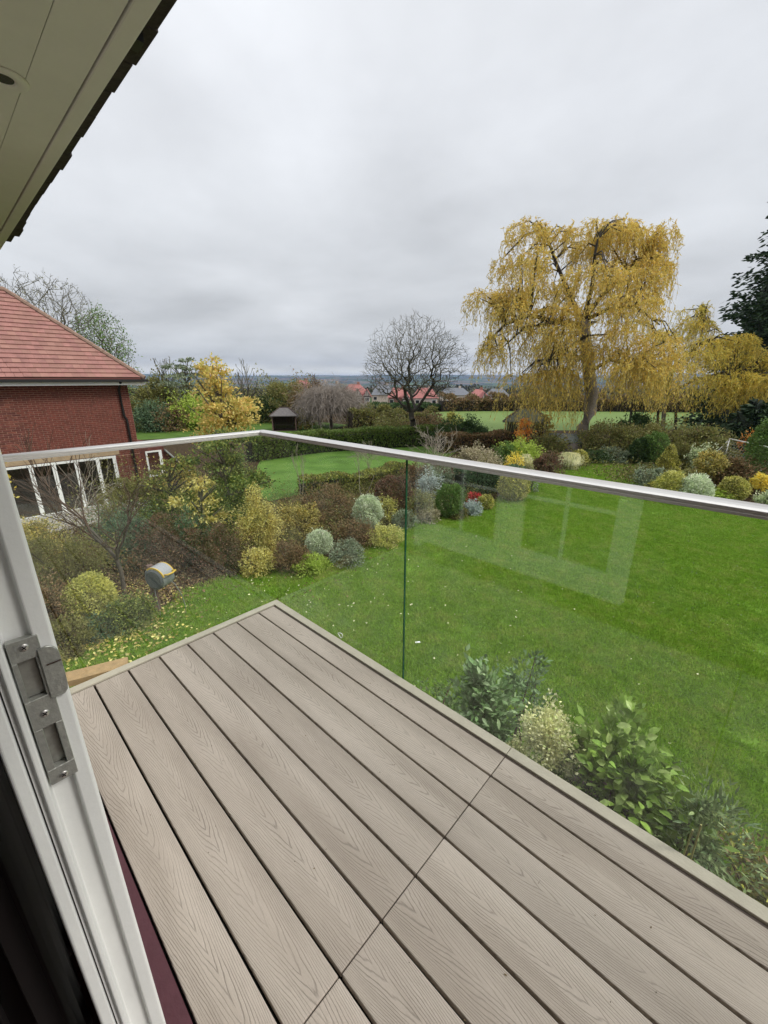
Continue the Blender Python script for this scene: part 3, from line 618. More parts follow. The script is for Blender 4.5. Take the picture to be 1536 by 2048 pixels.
big = noise(cxyz(nm('MULTIPLY', X0, .9), nm('MULTIPLY', Y0, 6.0), 1.0), 1.0, 4, .6)
rc = N('ShaderNodeValToRGB', n); l.new(big, rc.inputs[0]); e = rc.color_ramp.elements; e[0].position = .36; e[1].position = .64
e[0].color = (.39, .333, .278, 1); e[1].color = (.525, .458, .392, 1)
shade = nm('MULTIPLY', nm('MULTIPLY_ADD', line2, .36, .66), nm('MULTIPLY', nm('MULTIPLY_ADD', fine, .30, .85), nm('MULTIPLY_ADD', speck, .18, .91)))
shade = nm('MULTIPLY', shade, nm('MULTIPLY_ADD', oi.outputs['Random'], .10, .95))
vsc = N('ShaderNodeVectorMath', n, operation='SCALE'); l.new(rc.outputs[0], vsc.inputs[0]); l.new(shade, vsc.inputs['Scale']); l.new(vsc.outputs[0], p.inputs['Base Color'])
bu = N('ShaderNodeBump', n); bu.inputs['Strength'].default_value = .55; bu.inputs['Distance'].default_value = .0022; l.new(nm('ADD', line2, nm('MULTIPLY', fine, .35)), bu.inputs['Height']); l.new(bu.outputs[0], p.inputs['Normal'])
BOARD = m_
deck = thing('balcony_deck', 'beige wood-grain composite decking boards of the balcony', 'deck', (0, 0, -.2))
SX = 1.6455
ys = [-.058] + [-.0196 - k * .1437 for k in range(1, 8)] + [-1.152]
for k in range(8):
    y1 = ys[k] - (.0042 if k else 0); y0 = ys[k + 1] + (.0042 if k < 7 else 0)
    for (xa, xb) in ((.056, SX - .0015), (SX + .0015, 3.645), (3.649, 5.6)):
        w_ = y1 - y0; mb = MB().box(0, xb - xa, -w_ / 2, w_ / 2, -.023, 0)
        o = obj('board', mb, BOARD, deck); o.location = (xa, (y0 + y1) / 2, random.uniform(-.0006, .0006)); bevel(o, .0025, 2)
TRIM = plain('deck_trim', (.52, .48, .38), .6, .1, 10, .15, 120); CHAN = plain('trim_channel', (.085, .062, .050), .7, .1)
for (xa, xb, ya_, yb_) in ((.0, SX - .001, -.044, 0), (SX + .001, 3.645, -.044, 0), (3.647, 5.6, -.044, 0)):
    mb = MB().prism([(xa + (.044 if xa == 0 else 0), ya_), (xb, ya_), (xb, yb_), (xa, yb_)], -.03, .003); bevel(obj('edge_trim', mb, TRIM, deck), .0015)
mb = MB().prism([(.0, -1.20), (.044, -1.20), (.044, -.0446), (.0, -.0006)], -.03, .003); bevel(obj('edge_trim', mb, TRIM, deck), .0015)
mb = MB().box(.0445, 5.6, -.0575, -.0445, -.022, -.006).box(.0445, .0555, -1.19, -.058, -.022, -.006); obj('channel', mb, CHAN, deck)
mb = MB().box(.01, 5.6, -.03, -.004, -.20, -.031).box(.01, .03, -1.2, -.031, -.20, -.031); obj('edge_board', mb, WOODB, deck)
for k in range(12):
    xk = .2 + k * .45 + (.0 if abs(.2 + k * .45 - SX) > .1 else .04)
    mb = MB().box(xk, xk + .047, -1.28, -.031, -.18, -.030); obj('joist', mb, DARKW, deck)
VOIDM = plain('gap_shade', (.006, .006, .006), .9, .1)  # near-black colour standing in for the shade in the gaps between boards
mb = MB().box(.031, 5.6, -1.27, -.031, -.196, -.184).box(.031, 5.6, -1.27, -.031, -.029, -.0255); obj('underside_shade', mb, VOIDM, deck)
adopt(deck)
# a few specks of dirt on the boards
mb = MB(); random.seed(8)
for k in range(80):
    a, b = random.uniform(.1, 2.6), random.uniform(-1.1, -.07); s_ = random.uniform(.0006, .0016); mb.box(a, a + s_, b, b + s_ * 1.6, .0005, .0005 + s_ * .6)
q_ = MB()
for k in range(26):
    a, b, c_, s_ = random.uniform(.1, 2.6), random.uniform(-1.1, -.07), random.uniform(0, 6.28), random.uniform(.004, .010)
    M = Matrix.Translation((a, b, .0012)) @ Matrix.Rotation(c_, 4, 'Z') @ Matrix.Rotation(random.uniform(-.2, .2), 4, 'X'); q_.v += [tuple(M @ Vector(v)) for v in ((0, 0, 0), (s_ * .5, s_ * .22, .0008), (s_, 0, 0), (s_ * .5, -s_ * .22, .0008))]; n_ = len(q_.v); q_.f.append((n_ - 4, n_ - 3, n_ - 2, n_ - 1))
tag(obj('leaf_bits', q_, plain('dry_leaf_bits', (.16, .11, .05), .8, .3, 40), kind='stuff'), 'small dry leaf fragments lying on the deck boards', 'leaf debris')
tag(obj('dirt_specks', mb, plain('speck', (.05, .035, .02), .9), kind='stuff'), 'tiny dark specks of dirt on the deck boards', 'dirt')
# timber plank poking out beyond the deck
def solid_quad(P, z, th): return MB().prism([(q[0], q[1]) for q in P], z - th, z)
PINE = plain('fresh_pine', (.62, .40, .19), .6, .18, 26, .15, 60)
pl = obj('timber_plank', solid_quad([(-0.825, -1.310, -0.350), (-0.624, -0.750, -0.350), (-0.520, -0.779, -0.350), (-0.720, -1.320, -0.350)], -.35, .04), PINE)
tag(pl, 'short yellow pine plank poking out past the left edge of the deck', 'plank')
pbk = obj('bracket', MB().box(-.62, .03, -.86, -.80, -.44, -.392).box(-.0, .05, -.86, -.80, -.44, -.18), DARKW, pl)
# small white cable loop at the outer edge of the deck
lp = [Vector((.595 + .018 * math.cos(a), .030 + .004 * math.sin(a * 2), -.002 + .014 * math.sin(a))) for a in np.linspace(0, 6.0, 14)]
tag(obj('cable_loop', MB().tube(lp, .0022, 6), WHITE, smooth=True), 'small white cable loop at the outer rim of the deck', 'cable')
# ---------------------------------------------------------------- french doors
def door_leaf(name, label, x0, x1, stile_profile):
    t = thing(name, label, 'door', ((x0 + x1) / 2, -1.245, .1))
    z0, z1 = .11, 2.08; ya, yb = -1.274, -1.216
    if stile_profile:
        e = x1 - .106
        poly = [(e, yb - .004), (e + .003, yb), (x1 - .002, yb), (x1, yb - .002), (x1, -1.2305), (x1 - .009, -1.2315), (x1 - .009, -1.2495), (x1 + .004, -1.2510), (x1 + .005, -1.2560), (x1 - .001, -1.2575), (x1 - .001, -1.2610), (x1 + .004, -1.2625), (x1 + .005, ya + .002), (x1 + .003, ya), (e, ya)]
        o = obj('stile', MB().prism(poly, z0, z1), WHITE, t); bevel(o, .0012, 2)
    else: o = obj('stile', MB().box(x1 - .09, x1, ya, yb, z0, z1), WHITE, t); bevel(o, .003)
    o = obj('stile', MB().box(x0, x0 + .092, ya, yb, z0, z1), WHITE, t); bevel(o, .003)
    a, b = x0 + .092, x1 - (.1065 if stile_profile else .09)
    bevel(obj('rail', MB().box(a + .0005, b, ya, yb - .002, z0, z0 + .165), WHITE, t), .003)
    bevel(obj('rail', MB().box(a + .0005, b, ya, yb - .002, z1 - .1, z1), WHITE, t), .003)
    if stile_profile: obj('gasket', MB().box(x1 - .004, x1 + .0015, -1.2614, -1.2604, z0 + .002, z1), BLACKP, t)
    obj('glass_pane', MB().box(a - .004, b + .004, -1.247, -1.241, z0 + .166, z1 - .101), WGL, t)
    cx = (a + b) / 2
    bevel(obj('glazing_bar', MB().box(cx - .011, cx + .011, -1.240, -1.222, z0 + .167, z1 - .102), WHITE, t), .002)
    for zz in (.648, 1.12, 1.56):
        for (q0, q1) in ((a + .001, cx - .012), (cx + .012, b - .001)):
            bevel(obj('glazing_bar', MB().box(q0, q1, -1.240, -1.224, zz - .011, zz + .011), WHITE, t), .002)
    return t
d1 = door_leaf('french_door', 'white glazed door leaf with a metal strike plate on its edge, nearest the lens', .947, 1.690, True)
d2 = door_leaf('french_door', 'white glazed door leaf further along the wall, no strike plate', .20, .943, False)
STEEL = plain('worn_satin_steel', (.50, .51, .47), .42, .14, 120, .10, 300, metal=.55, col2=(.36, .365, .34))
# strike plate: 160 x 22 mm, two windows and a rounded lip
zt, zb = 1.151, .990; ya, yb = -1.2490, -1.2272
px = 1.6915
sp = link('strike_plate', None, d1)
mb = MB()
def plate(y0, y1, z0, z1): mb.box(px - .0070, px, y0, y1, z0, z1)
plate(ya, yb, 1.130, zt); plate(ya, yb, 1.056, 1.0885); plate(ya, yb, zb, 1.0075)
plate(ya, -1.2452, 1.0885, 1.130); plate(-1.2325, yb, 1.0885, 1.130); plate(ya, -1.2425, 1.0075, 1.056); plate(-1.2330, yb, 1.0075, 1.056)
lip = [(-1.2306, 1.0845), (-1.2205, 1.0835), (-1.2172, 1.0875), (-1.2163, 1.094), (-1.2160, 1.105), (-1.2160, 1.127), (-1.2172, 1.1325), (-1.2198, 1.1362), (-1.2240, 1.1378), (-1.2306, 1.1365)]
b = len(mb.v); mb.prism(lip, px - .0005, px + .0022, 'x')
me = mb.mesh('strike_plate', STEEL); sp.data = None
COL.objects.unlink(sp); sp = link('strike_plate', me, d1); bevel(sp, .0005, 1)
mb = MB().box(px - .0022, px + .0035, -1.2272, -1.2165, 1.1195, 1.1203); obj('lip_seam', mb, DARKW, sp)
for (y0, y1, z0, z1) in ((-1.2452, -1.2325, 1.0885, 1.130), (-1.2425, -1.2330, 1.0075, 1.056)):
    # keep pocket: a recessed tray behind each window
    q = MB().box(px - .0085, px - .0078, y0, y1, z0, z1); obj('keep', q, plain('keep_metal', (.34, .34, .31), .4, .2, 90, metal=.6), sp)
for zz in (1.143, 1.071, .996):
    s_ = MB().lathe([(.0036, 0), (.0036, .0006), (.0026, .0011), (.0005, .0013)], (px, -1.238, zz), 16, Matrix.Rotation(rad(90), 4, 'Y').to_3x3()); so = obj('screw', s_, ALU, sp, smooth=True)
    for a in (.5, .5 + math.pi / 2):
        M = Matrix.Translation((px + .0012, -1.238, zz)) @ Matrix.Rotation(a, 4, 'X'); c_ = MB().box(-.0003, .0003, -.0022, .0022, -.0004, .0004, M); obj('screw_slot', c_, BLACKP, sp)
adopt(d1); adopt(d2)
for t_ in (d1, d2): pass
fr_ = thing('door_frame', 'white outer frame and sill holding the glazed doors', 'door frame', (1.4, -1.3, .02))
bevel(obj('sill', MB().box(.125, 2.715, -1.30, -1.225, .022, .050), plain('maroon_sill', (.085, .03, .035), .5), fr_), .003)
bevel(obj('head', MB().box(.125, 2.715, -1.30, -1.235, 2.085, 2.118), WHITE, fr_), .003)
bevel(obj('jamb', MB().box(.125, .195, -1.30, -1.235, .052, 2.083), WHITE, fr_), .003); bevel(obj('jamb', MB().box(2.66, 2.715, -1.30, -1.275, .052, 2.083), WHITE, fr_), .003)
adopt(fr_)
# ================================================================ neighbour's brick house
NX = -15.2
BRK = plain('red_brick', (.165, .052, .034), .85, .35, 5, .4, 50, obj_rand=.3); BRK2 = plain('red_brick_b', (.13, .036, .027), .85, .4, 7, .4, 50, obj_rand=.25)
MORT = plain('mortar', (.40, .23, .17), .9, .15, 12)
nh = thing('brick_house', "neighbour's red brick house with a hipped clay tile roof", 'house', (-17, 0, ZG))
m = MB(); YC = 3.68
def wallseg(y0, y1, z0, z1): m.box(NX - .3, NX - .008, y0, y1, z0, z1)
wallseg(-7, YC, -1.26, 1.25); wallseg(2.86, YC, ZG - .6, -1.26); wallseg(-7, -.9, ZG - .6, -1.26); wallseg(-.9, 2.86, ZG - .6, -3.02)
m.box(NX - 9, NX - .3, YC - .3, YC, ZG - .6, 1.25); m.box(NX - 9, NX - .3, -7, -6.7, ZG - .6, 1.25); m.box(NX - 9, NX - 8.7, -6.7, YC - .3, ZG - .6, 1.25)
obj('wall', m, MORT, nh)
bw, bh, jt = .216, .0645, .017
bricks = []
row = 0; z = 1.235
while z > -1.26:
    off = 0 if row % 2 else bw / 2; y = YC - off
    while y > -1.6:
        y1 = y; y0 = max(y - (bw if y < YC or off == 0 else bw), -1.62); bricks.append((y0 + jt / 2, y1 - jt / 2, z - bh + jt / 2, z - jt / 2)); y -= bw
    if off: bricks.append((YC - off + jt / 2, YC - jt / 2 + .0, z - bh + jt / 2, z - jt / 2))
    z -= bh; row += 1
for z in np.arange(-1.30, -3.0, -bh):
    for y in np.arange(YC, 2.95, -bw): bricks.append((y - bw + jt / 2, y - jt / 2, z - bh + jt / 2, z - jt / 2))
bricks.sort(key=lambda q: (CAM.x - NX) ** 2 + (CAM.y - q[0]) ** 2 + (q[2] + 1.0) ** 2 * .2 if q[2] > -.75 else 1e9)
def brick_mesh(w, h, mat):
    mb = MB().box(-.02, .006, -w / 2, w / 2, -h / 2, h / 2); return mb.mesh('brick', mat)
full = [brick_mesh(bw - jt, bh - jt, BRK), brick_mesh(bw - jt, bh - jt, BRK2)]
half = brick_mesh(bw / 2 - jt, bh - jt, BRK)
random.seed(11)
rest = MB(); cnt = 0
for (y0, y1, z0, z1) in bricks:
    if cnt < 300 and z0 > -.9:
        me = random.choice(full) if (y1 - y0) > .15 else half
        o = link('brick', me, nh, (NX + random.uniform(-.003, .002), (y0 + y1) / 2, (z0 + z1) / 2)); cnt += 1
    else: rest.box(NX - .02, NX + .006 + random.uniform(-.002, .002), y0, y1, z0, z1)
obj('brickwork', rest, plain('red_brick_mass', (.16, .042, .028), .85, .4, 9, .4, 50), nh, kind='stuff')
# roof
E0, E1 = -14.70, 4.12; ZE, TN, DR = 1.385, .96, 2.9; RX, RYc, RZ = E0 - DR, E1 - DR, ZE + DR * TN
TILE = plain('clay_tile', (.30, .142, .120), .8, .22, 3, .3, 30, obj_rand=.10); TILEM = plain('clay_tile_aged', (.27, .13, .105), .85, .28, 2.5, .3, 30, obj_rand=.12, col2=(.32, .17, .135))
m = MB(); BX = RX - DR
m.v = [(E0, -7.5, ZE), (E0, E1, ZE), (RX, RYc, RZ), (RX, -4.6, RZ), (BX, E1, ZE), (BX, -7.5, ZE), (E0, -7.5, ZE - .03), (E0, E1, ZE - .03), (BX, E1, ZE - .03), (BX, -7.5, ZE - .03)]
m.f = [(0, 1, 2, 3), (1, 4, 2), (4, 5, 3, 2), (5, 0, 3), (0, 6, 7, 1), (1, 7, 8, 4), (4, 8, 9, 5), (5, 9, 6, 0), (6, 9, 8, 7)]
obj('roof', m, plain('roof_under', (.14, .05, .04), .9), nh)
ang = math.atan(TN); SL = DR / math.cos(ang); rows = 20; rh = SL / rows; tw = .205
tme = [MB().box(-tw / 2 + .001, tw / 2 - .001, 0, rh + .04, .0, .030).mesh('roof_tile', mm_) for mm_ in (TILE, TILEM)]
mass = MB(); cnt = 0; TL = []
Mb = Matrix(((0, -math.cos(ang), math.sin(ang)), (1, 0, 0), (0, math.sin(ang), math.cos(ang)))).to_4x4()
for r_ in range(rows):
    s0 = r_ * rh; d_ = s0 * math.cos(ang); ylim = E1 - d_ - .04
    y = ylim - (r_ % 2) * tw / 2 - tw / 2
    while y > -7.0 + d_: TL.append((r_, s0, y)); y -= tw
for (r_, s0, y) in sorted(TL, key=lambda q: -q[2] - q[1] * .7):
    M = Matrix.Translation((E0 - s0 * math.cos(ang), y, ZE + s0 * math.sin(ang) + .040)) @ Mb @ Matrix.Rotation(rad(-8.0 + random.uniform(-.15, .15)), 4, 'X')
    if cnt < 300 and y > -.35 - s0 * .3:
        o = link('roof_tile', random.choice(tme), nh); o.matrix_local = M; cnt += 1
    else: mass.box(-tw / 2 + .003, tw / 2 - .003, 0, rh + .04, .0, .022, M)
obj('roof_tiles', mass, TILE, nh, kind='stuff')
HIP = plain('hip_tile', (.26, .17, .125), .85, .25, 8, .3, 40)
k = 13
for i in range(k):
    a = Vector((E0 + .02, E1 - .0, ZE + .03)).lerp(Vector((RX, RYc, RZ + .05)), i / k); b = Vector((E0 + .02, E1 - .0, ZE + .03)).lerp(Vector((RX, RYc, RZ + .05)), (i + 1.06) / k)
    obj('hip_tile', MB().tube([a, b], [.085, .075], 8), HIP, nh)
for i in range(8):
    obj('ridge_tile', MB().tube([(RX, RYc - i * .42, RZ + .05), (RX, RYc - (i + 1.04) * .42, RZ + .05)], [.09, .085], 8), HIP, nh)
obj('gutter', MB().box(E0 - .02, E0 + .09, -7.5, E1 + .10, 1.285, 1.372).box(BX - .05, E0 - .02, E1 + .02, E1 + .10, 1.285, 1.372), BLACKP, nh)
obj('fascia', MB().box(E0 - .06, E0 - .025, -7.4, E1 - .02, 1.18, 1.284).box(NX - 8, E0 - .06, E1 - .06, E1 - .02, 1.18, 1.284), WHITE, nh)
obj('soffit', MB().box(NX - .01, E0 - .061, -7.4, E1 - .061, 1.236, 1.25), WHITE, nh)
obj('downpipe', MB().tube([(E0 + .02, 3.34, 1.28), (NX + .07, 3.36, 1.02), (NX + .06, 3.38, .16), (NX + .06, 3.38, .10), (NX + .06, 3.44, -.02), (NX + .06, 3.44, ZG)], .042, 8), BLACKP, nh, smooth=True)
obj('lintel', MB().box(NX + .007, NX + .04, -.95, 3.0, -1.245, -1.02), plain('buff_stone', (.40, .29, .18), .8, .2, 6), nh)
fd = obj('bifold_frame', MB().box(NX + .0, NX + .06, -.9, 2.86, -1.345, -1.27).box(NX + .0, NX + .08, -.9, 2.86, -3.06, -2.96), WHITE, nh)
mull = [-.84, -.22, .43, 1.03, 1.65, 2.28, 2.80]
for y in mull: obj('mullion', MB().box(NX + .001, NX + .055, y - .055, y + .055, -2.9595, -1.3455), WHITE, fd)
for a, b in zip(mull, mull[1:]): obj('pane', MB().box(NX + .02, NX + .028, a + .0555, b - .0555, -2.9595, -1.3455), WGL, fd)
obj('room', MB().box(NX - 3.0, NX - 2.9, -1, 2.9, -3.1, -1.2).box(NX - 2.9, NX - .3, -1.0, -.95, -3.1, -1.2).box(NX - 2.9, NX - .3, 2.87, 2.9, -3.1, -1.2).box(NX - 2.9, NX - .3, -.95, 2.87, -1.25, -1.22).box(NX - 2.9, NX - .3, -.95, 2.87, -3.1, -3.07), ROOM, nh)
obj('side_wing', MB().box(NX - 3, NX - .004, YC + .002, 4.55, ZG, -1.14), BRK2, nh)
sw = obj('window', MB().box(NX, NX + .03, 3.86, 3.92, -2.25, -1.25).box(NX, NX + .03, 4.33, 4.44, -2.25, -1.25).box(NX, NX + .03, 3.921, 4.329, -1.31, -1.25).box(NX, NX + .03, 3.921, 4.329, -2.25, -2.19), WHITE, nh)
obj('pane', MB().box(NX + .008, NX + .014, 3.921, 4.329, -2.189, -1.311), WGL, sw)
adopt(nh)
gw = thing('garden_wall', 'low brick wall with a sloping grey coping beside the brick house', 'wall', (NX, 5, ZG))
v = [(4.56, ZG), (5.6, ZG), (5.6, -2.55), (4.56, -1.30)]
obj('wall', MB().prism(v, NX - .22, NX - .01, 'x'), BRK2, gw)
v = [(4.552, -1.30), (5.62, -2.58), (5.62, -2.50), (4.552, -1.22)]
obj('coping', MB().prism(v, NX - .30, NX + .16, 'x'), plain('grey_coping', (.36, .37, .36), .7, .1), gw); adopt(gw)
obj('patio', MB().box(NX + .1, NX + 2.2, -6, 3.4, ZG - .02, ZG + .03), plain('patio_paving', (.42, .40, .36), .8, .2, 5, .3), kind='structure')
# ================================================================ garden
Fh = np.array([-math.sin(YAW), math.cos(YAW), 0]); Rh = np.array([math.cos(YAW), math.sin(YAW), 0]); Up = np.array([0, 0, 1.0])
def hedge_run(name, label, cat, pts, h, w, cols, leaf, cover=2.2, lump=.1, core=None, nmax=40000, kind=None, top=0.0):
    """a hedge along a ground polyline: leafy skin over a solid twiggy core"""
    NP[0] += 1; rng = np.random.default_rng(NP[0]); P = np.array([(p[0], p[1]) for p in pts]); z = ZG if len(pts[0]) < 3 else pts[0][2]
    seg = np.linalg.norm(np.diff(P, axis=0), axis=1); tot = seg.sum(); cum = np.concatenate([[0], np.cumsum(seg)])
    mid = P.mean(0); dist = math.hypot(mid[0] - CAM.x, mid[1] - CAM.y); L = max(leaf, 2.3 * dist / 410); Wd = L * .55
    area = tot * (2 * h + w); n = min(nmax, int(area * cover / (L * Wd * .5))); s_ = rng.uniform(0, tot, n)
    X = np.interp(s_, cum, P[:, 0]); Y = np.interp(s_, cum, P[:, 1]); k = np.clip(np.searchsorted(cum, s_) - 1, 0, len(seg) - 1)
    tg = np.diff(P, axis=0)[k] / seg[k][:, None]; nr = np.stack([-tg[:, 1], tg[:, 0]], 1)
    a = rng.uniform(-.15, math.pi + .15, n); ca, sa = np.cos(a), np.sin(a); q = np.maximum(np.abs(ca), np.abs(sa)) ** .8
    lu = 1 + lump * (np.sin(s_ * 1.7) + .7 * np.sin(s_ * 4.1 + 1) + .6 * np.sin(s_ * .6 + 2)); ru = rng.uniform(.82, 1.04, n)
    C = np.stack([X + nr[:, 0] * ca / q * w / 2 * ru * lu, Y + nr[:, 1] * ca / q * w / 2 * ru * lu, z + h * lu * np.clip(rng.uniform(0, 1, n) ** .8, 0, 1)], 1)
    onTop = rng.uniform(size=n) < w / (w + 2 * h) * 1.3; C[onTop, 2] = (z + h * lu * rng.uniform(.93, 1.03, n))[onTop]
    flat = rng.uniform(-1, 1, n); C[onTop, 0] = (X + nr[:, 0] * flat * w / 2)[onTop]; C[onTop, 1] = (Y + nr[:, 1] * flat * w / 2)[onTop]
    sd_ = np.sign(ca); C[~onTop, 0] = (X + nr[:, 0] * sd_ * w / 2 * ru * lu)[~onTop]; C[~onTop, 1] = (Y + nr[:, 1] * sd_ * w / 2 * ru * lu)[~onTop]
    D = np.stack([nr[:, 0] * ca, nr[:, 1] * ca, sa * .8 + .3], 1) + rng.normal(size=(n, 3)) * .5
    t = thing(name, label, cat, (P[0][0], P[0][1], z))
    link('foliage', quad_mesh('foliage', leaf_quads(C, D, L * rng.uniform(.6, 1.3, n), Wd * rng.uniform(.7, 1.2, n), rng), LMT(cols)), t)
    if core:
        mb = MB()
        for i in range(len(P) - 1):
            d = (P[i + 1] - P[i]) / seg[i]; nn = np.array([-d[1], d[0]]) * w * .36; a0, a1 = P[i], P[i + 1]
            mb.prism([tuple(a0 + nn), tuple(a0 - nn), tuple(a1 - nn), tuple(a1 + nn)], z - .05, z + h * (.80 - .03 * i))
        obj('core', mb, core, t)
    adopt(t); return t
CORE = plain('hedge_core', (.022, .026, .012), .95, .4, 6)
COREB = plain('hedge_core_brown', (.04, .03, .02), .95, .4, 6)
